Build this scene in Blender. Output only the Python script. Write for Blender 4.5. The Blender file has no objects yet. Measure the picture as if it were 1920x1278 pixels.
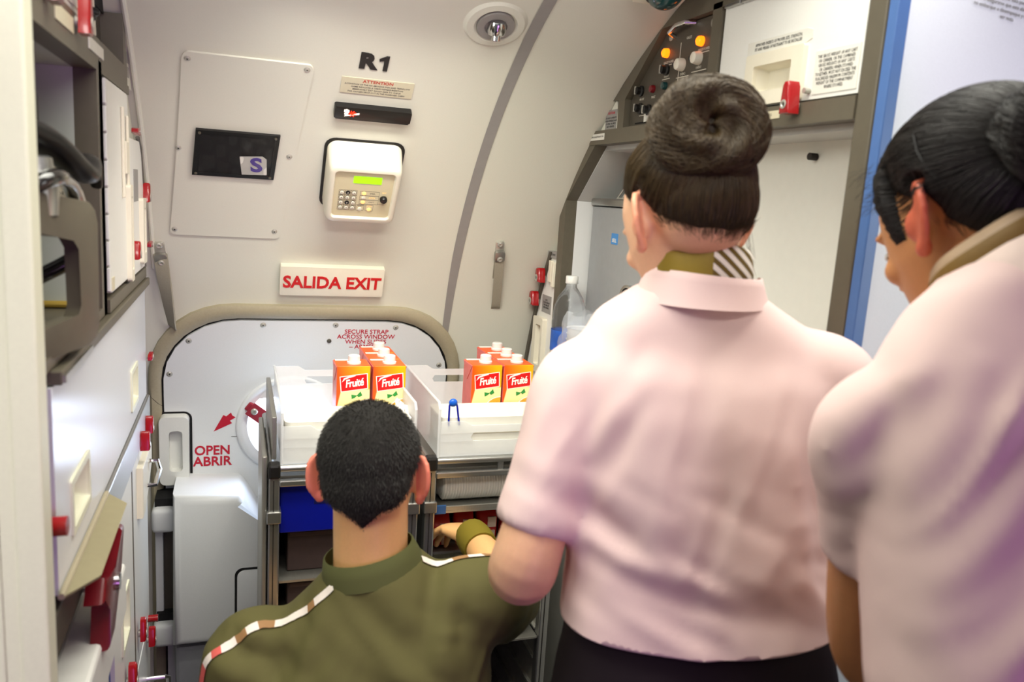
import bpy, bmesh, math, random
import numpy as np
from mathutils import Vector, Matrix
from mathutils.bvhtree import BVHTree
random.seed(7); np.random.seed(7)
S = bpy.context.scene
COL = S.collection
PI = math.pi

# ------------------------------------------------------------------ camera
cam_d = bpy.data.cameras.new('camera'); cam = bpy.data.objects.new('camera', cam_d); COL.objects.link(cam)
cam_d.sensor_width = 36; cam_d.lens = 28.0; cam_d.clip_start = 0.02
def cam_matrix(yaw, pitch, roll, loc):
    f = Vector((math.sin(yaw)*math.cos(pitch), math.cos(yaw)*math.cos(pitch), -math.sin(pitch)))
    r = Vector((math.cos(yaw), -math.sin(yaw), 0)); u = r.cross(f)
    r2 = r*math.cos(roll) + u*math.sin(roll); u2 = -r*math.sin(roll) + u*math.cos(roll)
    m = Matrix((r2, u2, -f)).transposed().to_4x4(); m.translation = loc
    return m
cam.matrix_world = cam_matrix(math.radians(19.29), math.radians(10.075), math.radians(3.71), (0, 0, 1.60))
cam_d.dof.use_dof = True; cam_d.dof.focus_distance = 1.9; cam_d.dof.aperture_fstop = 4.5
S.camera = cam

# ------------------------------------------------------------------ light and exposure
S.view_settings.view_transform = 'Standard'; S.view_settings.look = 'None'
S.view_settings.exposure = 0.0; S.view_settings.gamma = 1.0
W = bpy.data.worlds.new('cabin_ambient'); S.world = W; W.use_nodes = True
W.node_tree.nodes['Background'].inputs[0].default_value = (0.92, 0.94, 1.0, 1)
W.node_tree.nodes['Background'].inputs[1].default_value = 0.10
def area(name, loc, aim, sx, sy, power, col, spread=180):
    d = bpy.data.lights.new(name, 'AREA'); d.shape = 'RECTANGLE'; d.size = sx; d.size_y = sy; d.energy = power; d.color = col; d.spread = math.radians(spread)
    o = bpy.data.objects.new(name, d); COL.objects.link(o); o.location = loc
    o.rotation_euler = (Vector(aim) - Vector(loc)).to_track_quat('-Z', 'Y').to_euler()
    return o
area('ceiling_light_strip', (0.36, 0.87, 2.07), (0.36, 0.8701, 0.0), 1.1, 0.36, 7.2, (1.0, 0.99, 0.88), 120)
area('lining_fill_light', (0.08, 0.38, 2.06), (0.28, 2.00, 1.40), 0.8, 0.22, 3.2, (1.0, 0.98, 0.91), 95)  # added fill, aimed over the heads to brighten the curved lining
area('right_galley_fill_light', (-0.08, 1.05, 2.02), (0.85, 1.25, 1.60), 0.3, 0.4, 1.6, (1.0, 0.98, 0.90), 110)  # added fill from the left for the right galley faces, no fitting modelled
area('bulkhead_fill_light', (1.58, 0.12, 1.60), (0.88, 0.855, 1.42), 0.5, 0.5, 2.6, (0.95, 1.0, 0.98), 110)  # added side fill that evens out the bulkhead, not a cabin fitting
area('partition_fill_light', (-0.50, 0.15, 2.05), (-0.35, 0.75, 1.0), 0.4, 0.2, 3.2, (1.0, 1.0, 0.90), 75)  # added fill to lift the cream partition, no lamp of the cabin
area('cabin_mood_light', (0.60, -1.60, 0.85), (0.52, 0.80, 1.10), 0.8, 1.2, 11.0, (0.80, 0.30, 1.0))
area('cart_work_light', (0.28, 1.35, 1.93), (0.34, 1.72, 1.05), 0.5, 0.05, 4.5, (1.0, 0.96, 0.86), 120)
area('viewport_daylight', (0.137, 2.115, 0.966), (-0.05, 0.9, 1.05), 0.16, 0.16, 1.3, (0.62, 0.76, 1.0))

# ------------------------------------------------------------------ materials
def lin(c):
    c = c/255.0
    return c/12.92 if c <= 0.04045 else ((c+0.055)/1.055)**2.4
def rgb(r, g, b): return (lin(r), lin(g), lin(b), 1.0)
MATS = {}
def mat(name, col, rough=0.5, metal=0.0, bump=0.0, scale=60.0, var=0.04, emit=None, power=0.0, trans=0.0, ior=1.45, alpha=1.0, coat=0.0, sss=0.0, aniso=None, spec=0.5):
    if name in MATS: return MATS[name]
    m = bpy.data.materials.new(name); m.use_nodes = True; MATS[name] = m
    nt = m.node_tree; b = nt.nodes['Principled BSDF']
    b.inputs['Roughness'].default_value = rough; b.inputs['Metallic'].default_value = metal
    b.inputs['IOR'].default_value = ior; b.inputs['Transmission Weight'].default_value = trans
    b.inputs['Alpha'].default_value = alpha; b.inputs['Coat Weight'].default_value = coat
    b.inputs['Specular IOR Level'].default_value = spec
    if sss: b.inputs['Subsurface Weight'].default_value = sss; b.inputs['Subsurface Radius'].default_value = (0.02, 0.008, 0.004); b.inputs['Subsurface Scale'].default_value = 0.5
    if emit: b.inputs['Emission Color'].default_value = emit; b.inputs['Emission Strength'].default_value = power
    tc = nt.nodes.new('ShaderNodeTexCoord'); nz = nt.nodes.new('ShaderNodeTexNoise')
    nz.inputs['Scale'].default_value = scale; nz.inputs['Detail'].default_value = 4
    mp = nt.nodes.new('ShaderNodeMapping'); nt.links.new(tc.outputs['Object'], mp.inputs[0]); nt.links.new(mp.outputs[0], nz.inputs['Vector'])
    if aniso: mp.inputs['Scale'].default_value = aniso
    mx = nt.nodes.new('ShaderNodeMix'); mx.data_type = 'RGBA'; mx.blend_type = 'MIX'
    lo = tuple(max(0, c*(1-var*2)) for c in col[:3]) + (1,); hi = tuple(min(1, c*(1+var*2)) for c in col[:3]) + (1,)
    mx.inputs[6].default_value = lo; mx.inputs[7].default_value = hi
    nt.links.new(nz.outputs['Fac'], mx.inputs[0]); nt.links.new(mx.outputs[2], b.inputs['Base Color'])
    if bump:
        bp = nt.nodes.new('ShaderNodeBump'); bp.inputs['Strength'].default_value = bump; bp.inputs['Distance'].default_value = 0.002
        nt.links.new(nz.outputs['Fac'], bp.inputs['Height']); nt.links.new(bp.outputs[0], b.inputs['Normal'])
    return m
M_wall = mat('cabin_lining_white', rgb(222, 221, 206), 0.42, bump=0.04, scale=400, var=0.015)
M_white = mat('painted_white', rgb(232, 232, 226), 0.35, bump=0.03, scale=300, var=0.015)
M_door = mat('door_lining_white', rgb(226, 228, 228), 0.40, bump=0.05, scale=350, var=0.015)
M_cream = mat('cream_laminate', rgb(228, 228, 204), 0.45, bump=0.03, scale=250, var=0.02)
M_blue_white = mat('bulkhead_pale_laminate', rgb(226, 232, 238), 0.5, bump=0.10, scale=500, var=0.02)
M_stripe = mat('lining_grey_stripe', rgb(150, 146, 142), 0.5, var=0.03)
M_bronze = mat('bronze_grey_frame', rgb(96, 90, 76), 0.42, metal=0.1, var=0.05)
M_bronze_d = mat('dark_bronze_panel', rgb(78, 72, 62), 0.45, metal=0.05, var=0.04)
M_tan = mat('door_seal_tan', rgb(168, 158, 132), 0.55, bump=0.06, scale=200, var=0.05)
M_steel = mat('brushed_steel', rgb(176, 176, 172), 0.28, metal=0.9, bump=0.08, scale=120, aniso=(1, 1, 14), var=0.06)
M_alu = mat('aluminium', rgb(160, 158, 150), 0.38, metal=0.75, bump=0.06, scale=90, aniso=(14, 1, 1), var=0.08)
M_chrome = mat('chrome', rgb(215, 215, 215), 0.12, metal=1.0, var=0.02)
M_black = mat('black_plastic', rgb(22, 21, 20), 0.35, var=0.1)
M_blackm = mat('black_matte', rgb(14, 13, 14), 0.8, var=0.1)
M_red = mat('red_latch', rgb(158, 10, 16), 0.25, coat=0.3, var=0.05)
M_dred = mat('dark_red_plastic', rgb(110, 8, 22), 0.3, coat=0.4, var=0.05)
M_redtxt = mat('red_lettering', rgb(190, 20, 48), 0.6, var=0.02)
M_exitred = mat('exit_red_lettering', rgb(206, 24, 26), 0.5, var=0.02)
M_blktxt = mat('black_lettering', rgb(34, 30, 28), 0.6, var=0.02)
M_greytxt = mat('grey_lettering', rgb(96, 92, 86), 0.6, var=0.02)
M_whttxt = mat('white_lettering', rgb(228, 222, 206), 0.5, var=0.02)
M_placard = mat('beige_placard', rgb(212, 204, 176), 0.5, var=0.03)
M_placard_w = mat('white_placard', rgb(224, 222, 212), 0.5, var=0.03)
M_grey_pl = mat('grey_placard', rgb(150, 148, 144), 0.5, var=0.03)
M_screw = mat('screw_metal', rgb(186, 184, 174), 0.35, metal=0.45, var=0.08)
M_ivory = mat('ivory_plastic', rgb(232, 226, 206), 0.35, var=0.015)
M_ivory2 = mat('beige_face_plate', rgb(214, 204, 168), 0.45, var=0.02)
M_lcd = mat('green_display', rgb(150, 235, 10), 0.3, emit=rgb(150, 240, 8), power=0.9, var=0.03)
M_amber = mat('amber_lamp', rgb(255, 120, 10), 0.2, emit=rgb(255, 110, 10), power=3.0, var=0.02)
M_amber_s = mat('amber_key_lamp', rgb(255, 200, 130), 0.3, emit=rgb(255, 190, 110), power=0.9, var=0.02)
M_ledred = mat('red_led', rgb(255, 40, 10), 0.3, emit=rgb(255, 30, 6), power=4.0, var=0.02)
M_ledwht = mat('white_led', rgb(255, 240, 225), 0.3, emit=rgb(255, 232, 214), power=2.0, var=0.02)
M_ledor = mat('orange_led', rgb(255, 120, 20), 0.3, emit=rgb(255, 110, 20), power=2.5, var=0.02)
M_greenled = mat('dark_green_lens', rgb(16, 60, 60), 0.15, coat=0.5, var=0.03)
M_webbing = mat('grey_webbing', rgb(160, 154, 136), 0.7, bump=0.3, scale=700, var=0.08)
M_redstrap = mat('red_webbing', rgb(150, 36, 52), 0.7, bump=0.3, scale=700, var=0.08)
M_clear = mat('clear_plastic', (0.92, 0.95, 0.97, 1), 0.12, trans=0.9, alpha=0.42, var=0.01)
M_frost = mat('frosted_plastic', (0.93, 0.94, 0.94, 1), 0.35, trans=0.15, alpha=0.50, var=0.02)
M_binwhite = mat('white_bin_plastic', rgb(240, 238, 226), 0.4, var=0.015)
M_blue = mat('blue_plastic', rgb(10, 24, 150), 0.35, var=0.05)
M_bluefront = mat('blue_cart_front', rgb(28, 62, 140), 0.4, var=0.04)
M_greenwall = mat('bay_lining', rgb(190, 196, 186), 0.5, var=0.02)
M_machine = mat('machine_grey', rgb(160, 163, 164), 0.42, metal=0.2, var=0.03)
M_olive_tray = mat('stowed_plate_beige', rgb(146, 138, 108), 0.55, var=0.04)
M_floor = mat('floor_vinyl', rgb(70, 72, 78), 0.6, bump=0.1, scale=150, var=0.1)
M_yellow = mat('yellow_sticker', rgb(220, 160, 20), 0.5, var=0.04)
M_blue_edge = mat('blue_edge_trim', rgb(74, 110, 168), 0.45, var=0.03)
M_paper = mat('white_paper', rgb(240, 236, 228), 0.7, bump=0.4, scale=25, var=0.02)

# ------------------------------------------------------------------ mesh helpers
ORG = {}
def org(o): return ORG.get(o.name, Vector((0, 0, 0))) if o else Vector((0, 0, 0))
def frame(o, u, v, w):
    m = Matrix((Vector(u), Vector(v), Vector(w))).transposed().to_4x4(); m.translation = Vector(o); return m
XL, XR = -0.19, 0.78                                   # aisle faces of the left and right galley
def LM(y, z, w=0.0): return frame((XL+w, y, z), (0, 1, 0), (0, 0, 1), (1, 0, 0))
def RM(y, z, w=0.0): return frame((XR-w, y, z), (0, -1, 0), (0, 0, 1), (-1, 0, 0))
def FM(x, z, y): return frame((x, y, z), (1, 0, 0), (0, 0, 1), (0, -1, 0))
YC, ZC, RR = 0.90, 0.81, 1.27                          # fuselage lining: a cylinder along X
def wy(z): return YC + math.sqrt(max(0, RR*RR - (z-ZC)**2)) if z > ZC else YC + RR
def wn(z):
    if z <= ZC: return Vector((0, -1, 0))
    return Vector((0, YC-wy(z), ZC-z))/RR
def WP(x, z, off=0.0): return Vector((x, wy(z), z)) + wn(z)*off
def WM(x, z, off=0.0):
    n = wn(z); u = Vector((1, 0, 0)); return frame(WP(x, z, off), u, n.cross(u), n)

class MB:
    def __init__(s): s.bm = bmesh.new()
    def _fin(s, vs, M):
        if M is not None: bmesh.ops.transform(s.bm, matrix=M, verts=vs)
    def box(s, lo, hi, M=None, bev=0.0, seg=2):
        vs = [s.bm.verts.new((x, y, z)) for x in (lo[0], hi[0]) for y in (lo[1], hi[1]) for z in (lo[2], hi[2])]
        F = [(0, 1, 3, 2), (4, 6, 7, 5), (0, 4, 5, 1), (2, 3, 7, 6), (0, 2, 6, 4), (1, 5, 7, 3)]
        fs = [s.bm.faces.new([vs[i] for i in f]) for f in F]
        if bev:
            es = list({e for f in fs for e in f.edges})
            r = bmesh.ops.bevel(s.bm, geom=es, offset=bev, segments=seg, affect='EDGES', profile=0.5)
            vs = list({v for f in r['faces'] for v in f.verts} | {v for v in vs if v.is_valid})
        s._fin(vs, M); return s
    def prism(s, poly, d0, d1, M=None, bev=0.0, seg=2):
        a = [s.bm.verts.new((p[0], p[1], d0)) for p in poly]; b = [s.bm.verts.new((p[0], p[1], d1)) for p in poly]
        n = len(poly); fs = [s.bm.faces.new(a[::-1]), s.bm.faces.new(b)]
        for i in range(n): fs.append(s.bm.faces.new((a[i], a[(i+1) % n], b[(i+1) % n], b[i])))
        vs = a+b
        if bev:
            es = list(fs[1].edges)
            r = bmesh.ops.bevel(s.bm, geom=es, offset=bev, segments=seg, affect='EDGES', profile=0.5)
            vs = list({v for f in r['faces'] for v in f.verts} | {v for v in vs if v.is_valid})
        s._fin(vs, M); return s
    def ring(s, outer, inner, d0, d1, M=None):
        n = len(outer); L = [[s.bm.verts.new((p[0], p[1], d)) for p in P] for P in (outer, inner) for d in (d0, d1)]
        o0, o1, i0, i1 = L
        for i in range(n):
            j = (i+1) % n
            s.bm.faces.new((o1[i], o1[j], i1[j], i1[i])); s.bm.faces.new((o0[j], o0[i], i0[i], i0[j]))
            s.bm.faces.new((o0[i], o0[j], o1[j], o1[i])); s.bm.faces.new((i0[j], i0[i], i1[i], i1[j]))
        s._fin([v for l in L for v in l], M); return s
    def tube(s, pts, r, n=10, closed=False, M=None, sy=1.0, caps=True):
        pts = [Vector(p) for p in pts]; N = len(pts)
        R = r if isinstance(r, (list, tuple)) else [r]*N
        rings = []; prev = None
        for i, p in enumerate(pts):
            if closed: t = (pts[(i+1) % N]-pts[i-1]).normalized()
            else: t = ((pts[min(i+1, N-1)]-pts[max(i-1, 0)])).normalized()
            if prev is None:
                a = Vector((0, 0, 1)) if abs(t.z) < 0.9 else Vector((1, 0, 0)); x = t.cross(a).normalized()
            else: x = (prev - t*prev.dot(t)).normalized()
            prev = x; y = t.cross(x)
            rings.append([s.bm.verts.new(p + x*math.cos(2*PI*k/n)*R[i] + y*math.sin(2*PI*k/n)*R[i]*sy) for k in range(n)])
        m = N if closed else N-1
        for i in range(m):
            A, B = rings[i], rings[(i+1) % N]
            for k in range(n): s.bm.faces.new((A[k], A[(k+1) % n], B[(k+1) % n], B[k]))
        if not closed and caps: s.bm.faces.new(rings[0][::-1]); s.bm.faces.new(rings[-1])
        s._fin([v for q in rings for v in q], M); return s
    def cyl(s, p0, p1, r, r1=None, n=24, M=None): return s.tube([p0, p1], [r, r if r1 is None else r1], n, M=M)
    def lathe(s, prof, n=28, M=None, cap=True):         # profile (radius, height) about local w
        rings = [[s.bm.verts.new((r*math.cos(2*PI*k/n), r*math.sin(2*PI*k/n), h)) for k in range(n)] for r, h in prof]
        for A, B in zip(rings, rings[1:]):
            for k in range(n): s.bm.faces.new((A[k], A[(k+1) % n], B[(k+1) % n], B[k]))
        if cap: s.bm.faces.new(rings[0][::-1]); s.bm.faces.new(rings[-1])
        s._fin([v for q in rings for v in q], M); return s
    def ell(s, c, r, n=20, M=None, rot=None):
        m = Matrix.Translation(Vector(c)) @ (rot.to_4x4() if rot is not None else Matrix.Identity(4)) @ Matrix.Diagonal((r[0], r[1], r[2], 1))
        g = bmesh.ops.create_uvsphere(s.bm, u_segments=n, v_segments=max(6, n//2), radius=1.0, matrix=m)
        s._fin(g['verts'], M); return s
    def loft(s, secs, n=28, ex=2.0, M=None):            # (centre, right*half, forward*half)
        rings = []
        for c, a, b in secs:
            c, a, b = Vector(c), Vector(a), Vector(b); q = []
            for k in range(n):
                t = 2*PI*k/n; ct, st = math.cos(t), math.sin(t)
                q.append(s.bm.verts.new(c + a*math.copysign(abs(ct)**(2/ex), ct) + b*math.copysign(abs(st)**(2/ex), st)))
            rings.append(q)
        for A, B in zip(rings, rings[1:]):
            for k in range(n): s.bm.faces.new((A[k], A[(k+1) % n], B[(k+1) % n], B[k]))
        s.bm.faces.new(rings[0][::-1]); s.bm.faces.new(rings[-1])
        s._fin([v for q in rings for v in q], M); return s
    def strip(s, rows, closed=False):                   # grid of world points
        V = [[s.bm.verts.new(p) for p in r] for r in rows]
        for A, B in zip(V, V[1:]):
            m = len(A)
            for k in range(m if closed else m-1): s.bm.faces.new((A[k], A[(k+1) % m], B[(k+1) % m], B[k]))
        return s
    def thicken(s, t):                                  # give every sheet built so far a thickness
        bmesh.ops.recalc_face_normals(s.bm, faces=s.bm.faces[:])
        bmesh.ops.solidify(s.bm, geom=s.bm.faces[:], thickness=t); return s
    def build(s, name, m, parent=None, smooth=False, angle=35, recalc=True):
        if recalc: bmesh.ops.recalc_face_normals(s.bm, faces=s.bm.faces[:])
        me = bpy.data.meshes.new(name); o = bpy.data.objects.new(name, me); COL.objects.link(o)
        if parent is not None:
            off = org(parent); o.parent = parent
        else:
            cs = np.array([v.co[:] for v in s.bm.verts]); lo, hi = cs.min(0), cs.max(0)
            off = Vector(((lo[0]+hi[0])/2, (lo[1]+hi[1])/2, lo[2])); o.location = off
        bmesh.ops.translate(s.bm, vec=-off, verts=s.bm.verts[:])
        s.bm.to_mesh(me); s.bm.free(); ORG[o.name] = Vector(off)
        ms = m if isinstance(m, (list, tuple)) else [m]
        for q in ms: me.materials.append(q)
        if smooth:
            for p in me.polygons: p.use_smooth = True
            if angle and angle < 180:
                me.set_sharp_from_angle(angle=math.radians(angle))
        return o
def tag(o, label=None, cat=None, group=None, kind=None):
    if label: o['label'] = label
    if cat: o['category'] = cat
    if group: o['group'] = group
    if kind: o['kind'] = kind
    return o
def thing(name, loc, label, cat, group=None, kind=None):
    o = bpy.data.objects.new(name, None); COL.objects.link(o); o.location = loc; o.empty_display_size = 0.02
    ORG[o.name] = Vector(loc); return tag(o, label, cat, group, kind)
def dup(o, loc, label=None, group=None, parent=None):
    c = o.copy(); COL.objects.link(c)
    if parent is not None: c.parent = parent
    else:
        c.location = loc; ORG[c.name] = Vector(loc)
        if label: c['label'] = label
        if group: c['group'] = group
    for ch in list(o.children): dup(ch, None, parent=c)
    return c
def rrect(w, h, r, n=5, cx=0.0, cy=0.0):
    P = []
    for sx, sy, a0 in ((1, 1, 0), (-1, 1, 90), (-1, -1, 180), (1, -1, 270)):
        for k in range(n+1):
            a = math.radians(a0 + 90*k/n); P.append((cx + sx*(w/2-r) + r*math.cos(a), cy + sy*(h/2-r) + r*math.sin(a)))
    return P
def circ(r, n=28, cx=0.0, cy=0.0): return [(cx+r*math.cos(2*PI*k/n), cy+r*math.sin(2*PI*k/n)) for k in range(n)]
def text(name, body, size, M, m, parent=None, align='CENTER', bold=0.0, shear=0.0, ext=0.0006, sx=1.0, space=1.0, line=1.0, res=3):
    c = bpy.data.curves.new(name, 'FONT'); c.body = body; c.size = size; c.align_x = align; c.align_y = 'CENTER'
    ext = min(ext, size*0.012); c.extrude = ext; c.offset = bold; c.shear = shear; c.space_character = space; c.space_line = line; c.resolution_u = res
    t = bpy.data.objects.new(name+'_curve', c); COL.objects.link(t)
    bpy.context.view_layer.update()
    me = bpy.data.meshes.new_from_object(t.evaluated_get(bpy.context.evaluated_depsgraph_get()))
    bpy.data.objects.remove(t); bpy.data.curves.remove(c)
    b = MB(); b.bm.from_mesh(me); bpy.data.meshes.remove(me)
    bmesh.ops.transform(b.bm, matrix=M @ Matrix.Diagonal((sx, 1, 1, 1)) @ Matrix.Translation((0, 0, ext)), verts=b.bm.verts[:])
    return b.build(name, m, parent, recalc=False)
def screw(parent, M, r=0.0065, name='screw'):
    o = MB().lathe([(r*1.25, 0), (r*1.25, 0.0006), (r, 0.0012), (r*0.8, 0.0022), (r*0.3, 0.0024), (r*0.28, 0.0012)], 16, M).build(name, M_screw, parent, True)
    MB().lathe([(r*0.3, 0.0016), (r*0.3, 0.0027)], 8, M).build('screw_recess', M_black, o)
    return o
def latch(parent, M, L=0.045, w=0.022, d=0.022, name='quarter_turn_latch', m=None):
    # a tapering turn button on a round boss: local v is up, the fat end at the bottom
    b = MB().prism([(-w*0.5, -L*0.5), (w*0.5, -L*0.5), (w*0.36, L*0.35), (w*0.2, L*0.5), (-w*0.2, L*0.5), (-w*0.36, L*0.35)], 0.004, d, M, bev=w*0.16, seg=3)
    o = b.build(name, m or M_red, parent, True, 40)
    MB().lathe([(w*0.30, 0.0), (w*0.30, d+0.001), (w*0.18, d+0.0015), (w*0.12, d)], 14, M @ Matrix.Translation((0, -L*0.22, 0))).build('pivot_screw', M_screw, o, True)
    return o

# ------------------------------------------------------------------ the room
def room():
    zs = [0.0, 0.3, 0.6] + [ZC + RR*math.sin(math.radians(a)) for a in range(0, 90, 3)]
    b = MB(); b.strip([[Vector((x, wy(z), z)) for x in np.linspace(-0.75, 1.5, 10)] for z in zs])
    for f in b.bm.faces: f.normal_update()
    rows_out = [[Vector((x, wy(z), z)) - wn(z)*0.04 for x in (-0.75, 1.5)] for z in zs]
    b.strip(rows_out)
    tag(b.build('wall_back', M_wall, None, True, 60), 'curved white cabin side lining around the service door', kind='structure')
    b = MB(); b.box((-0.9, -2.0, -0.03), (1.9, 2.17, 0.0)); tag(b.build('floor', M_floor), 'dark vinyl galley floor', kind='structure')
    b = MB(); b.box((-0.9, -2.0, 2.085), (1.9, 0.97, 2.11)); tag(b.build('ceiling', M_wall), 'white cabin ceiling panel', kind='structure')
    # grey stripe on the lining
    zz = np.linspace(0.85, 2.06, 40)
    b = MB(); b.strip([[WP(x, z, 0.0015) for x in (0.522 if z > 1.45 else 0.522+0.006*(1.45-z)/0.2, 0.547)] for z in zz])
    tag(b.build('trim_1', M_stripe), 'grey stripe running down the curved lining right of the door', kind='structure')
    # left foreground partition
    b = MB(); b.box((-0.80, 0.87, 0), (-0.226, 0.905, 2.085), bev=0.002); b.box((-0.2255, 0.872, 0), (-0.212, 0.905, 2.085))
    b.box((-0.212, 0.868, 0), (-0.1855, 0.905, 2.085), bev=0.003)
    tag(b.build('wall_left', M_cream), 'cream partition edge at the left of the photo', kind='structure')
    b = MB(); b.box((-0.80, 0.93, 0), (-0.70, 2.12, 1.55)); tag(b.build('wall_left', M_white), 'white lining behind the left galley', kind='structure')
    # right bulkhead with blue edge trim
    b = MB(); b.box((0.799, 0.855, 0), (1.9, 0.885, 2.085)); w = b.build('wall_right', M_blue_white)
    tag(w, 'pale blue-white bulkhead panel behind the two women', kind='structure')
    text('placard_lettering', 'no bloquear esta puerta\nal asegurarse que este abierta, y\nno embarque o desempaque y desmontar\nver nota', 0.0072, FM(0.965, 1.890, 0.8535) @ Matrix.Rotation(math.radians(-4), 4, 'Z'), MATS['grey_lettering'], w, line=1.1)
    b = MB(); b.box((0.781, 0.850, 0), (0.800, 0.867, 2.085), bev=0.002); tag(b.build('trim_2', M_blue_edge), 'blue edge trim beside the right galley frame', kind='structure')
room()
# ------------------------------------------------------------------ service door
def resample(P, n):
    P = [np.array(p, float) for p in P]; d = [0]
    for a, b in zip(P, P[1:]): d.append(d[-1] + np.linalg.norm(b-a))
    t = np.linspace(0, d[-1], n); A = np.array(P)
    return [(float(np.interp(q, d, A[:, 0])), float(np.interp(q, d, A[:, 1]))) for q in t]
def arch(x0, x1, zt, zb, r, rz, n=12):
    L = [(x0, zb), (x0, (zb+zt-rz)/2), (x0, zt-rz)]
    for k in range(1, n+1):
        a = PI - (PI/2)*k/n; L.append((x0 + r + r*math.cos(a), zt - rz + rz*math.sin(a)))
    for k in range(0, n):
        a = PI/2 - (PI/2)*k/n; L.append((x1 - r + r*math.cos(a), zt - rz + rz*math.sin(a)))
    L += [(x1, zt-rz), (x1, (zb+zt-rz)/2), (x1, zb)]
    return L
def door():
    d = thing('door_1', (0.19, 2.14, 0.2), 'white service door with round window behind the carts', None, kind='structure')
    out = resample(arch(-0.213, 0.592, 1.303, 0.2, 0.20, 0.20), 80); inn = resample(arch(-0.183, 0.560, 1.268, 0.2, 0.185, 0.175), 80)
    prof = [(0.0, 0.0), (0.0, 0.012), (0.25, 0.019), (0.75, 0.017), (1.0, 0.010), (1.0, 0.0)]
    b = MB(); b.strip([[WP(o[0]+(i[0]-o[0])*t, o[1]+(i[1]-o[1])*t, h) for t, h in prof] for o, i in zip(out, inn)])
    b.build('door_seal_frame', M_tan, d, True, 50)
    b = MB(); 
    for sx, (o, i) in ((0, (out[24], inn[24])), (1, (out[14], inn[14]))):
        b.strip([[WP(o[0]+(i[0]-o[0])*t + e*0.0012, o[1]+(i[1]-o[1])*t, h+0.0006) for t, h in prof] for e in (0, 1)])
    b.build('seal_joint', M_blktxt, d)
    # dark gap, then the lining panel
    g = resample(arch(-0.184, 0.561, 1.269, 0.2, 0.185, 0.175), 61); q = resample(arch(-0.178, 0.555, 1.262, 0.2, 0.18, 0.17), 61)
    b = MB(); b.strip([[WP(g[i][0]+(g[60-i][0]-g[i][0])*t, g[i][1], 0.003) for t in np.linspace(0, 1, 12)] for i in range(30)])
    b.build('door_gap', M_blackm, d)
    b = MB(); rows = [[WP(q[i][0]+(q[60-i][0]-q[i][0])*t, q[i][1], 0.010) for t in np.linspace(0, 1, 14)] for i in range(30)]
    b.strip(rows)
    edge = [WP(x, z, 0.010) for x, z in q]; edge2 = [WP(x*1.0, z, 0.001) for x, z in q]
    b.strip([edge, edge2]); bmesh.ops.remove_doubles(b.bm, verts=b.bm.verts[:], dist=1e-5)
    b.build('door_lining', M_door, d, True, 50)
    for x, z in ((-0.116, 1.206), (0.060, 1.250), (0.240, 1.252), (0.398, 1.247), (-0.163, 1.115), (0.53, 1.135)):
        screw(d, WM(x, z, 0.010), 0.006)
    o = MB().lathe([(0.006, 0), (0.006, 0.002), (0.0035, 0.004)], 14, WM(0.226, 1.207, 0.010)).build('vent_plug', M_bronze_d, d, True)
    # viewport
    vx, vz = 0.137, 0.966; M = WM(vx, vz, 0.0125)
    b = MB().lathe([(0.143, -0.003), (0.141, 0.006), (0.135, 0.009), (0.124, 0.004), (0.116, 0.0), (0.112, -0.001)], 56, M, cap=False)
    w = b.build('window_1', M_door, d, True, 60)
    MB().lathe([(0.113, 0.0), (0.06, 0.0005), (0.001, 0.001)], 48, M).build('window_pane', mat('daylit_pane', rgb(235, 242, 255), 0.3, emit=rgb(226, 238, 255), power=3.2, var=0.01), w)
    # red strap over the viewport
    b = MB(); A, B = WP(0.030, 1.022, 0.024), WP(0.22, 0.868, 0.026); t = (B-A).normalized(); n = wn(0.95); s = n.cross(t).normalized()
    rows = []
    for k in range(15):
        f = k/14; p = A + (B-A)*f; rows.append([p - s*0.019 + n*0.002, p + n*(0.002+0.001*math.sin(f*9)), p + s*0.019 + n*0.002])
    b.strip(rows); b.thicken(0.0025); st = b.build('warning_strap', M_redstrap, d)
    MB().lathe([(0.009, 0), (0.009, 0.003), (0.006, 0.006), (0.003, 0.006), (0.002, 0.003)], 18, frame(A+t*0.014+n*0.003, t, s, n)).build('snap_button', M_screw, st, True)
    b = MB().box((-0.021, -0.012, -0.016), (0.021, 0.012, 0.002), frame(A+t*0.012-n*0.004, t, s, n), bev=0.003); b.build('strap_anchor', M_redstrap, st)
    # arrow and words
    T = WM(-0.032, 0.980, 0.0105) @ Matrix.Rotation(math.radians(46), 4, 'Z')
    MB().prism([(-0.040, 0.0), (0.008, -0.017), (0.009, -0.008), (0.026, -0.012), (0.024, -0.002), (0.028, 0.006), (0.012, 0.007), (0.010, 0.015)], 0, 0.0008, T).build('open_arrow', M_redtxt, d)
    text('open_lettering', 'OPEN', 0.036, WM(-0.063, 0.897, 0.0105), M_redtxt, d, bold=0.0008, sx=0.95)
    text('open_lettering', 'ABRIR', 0.036, WM(-0.063, 0.866, 0.0105), M_redtxt, d, bold=0.0008, sx=0.98)
    text('strap_lettering', 'SECURE STRAP\nACROSS WINDOW\nWHEN SLIDES\n– ARMED –', 0.0175, WM(0.322, 1.212, 0.0105), M_redtxt, d, bold=0.0002, line=0.86)
    MB().box((-0.009, -0.0006, 0), (0.009, 0.0006, 0.0006), WM(-0.007, 0.935, 0.0105)).build('index_line', M_greytxt, d)
    # assist handle in a recess at the hinge side
    M = WM(-0.154, 0.912, 0.010)
    b = MB(); b.ring(rrect(0.070, 0.186, 0.014), rrect(0.032, 0.112, 0.010, cx=0.004), 0.0, 0.034, M)
    b.prism(rrect(0.034, 0.115, 0.010, cx=0.004), 0.0, 0.010, M)
    h = b.build('door_handle', M_white, d, True, 40)
    MB().ring(rrect(0.084, 0.196, 0.02), rrect(0.072, 0.186, 0.014), -0.002, 0.004, M).build('handle_gasket', M_blackm, h)
    b = MB()
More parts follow.
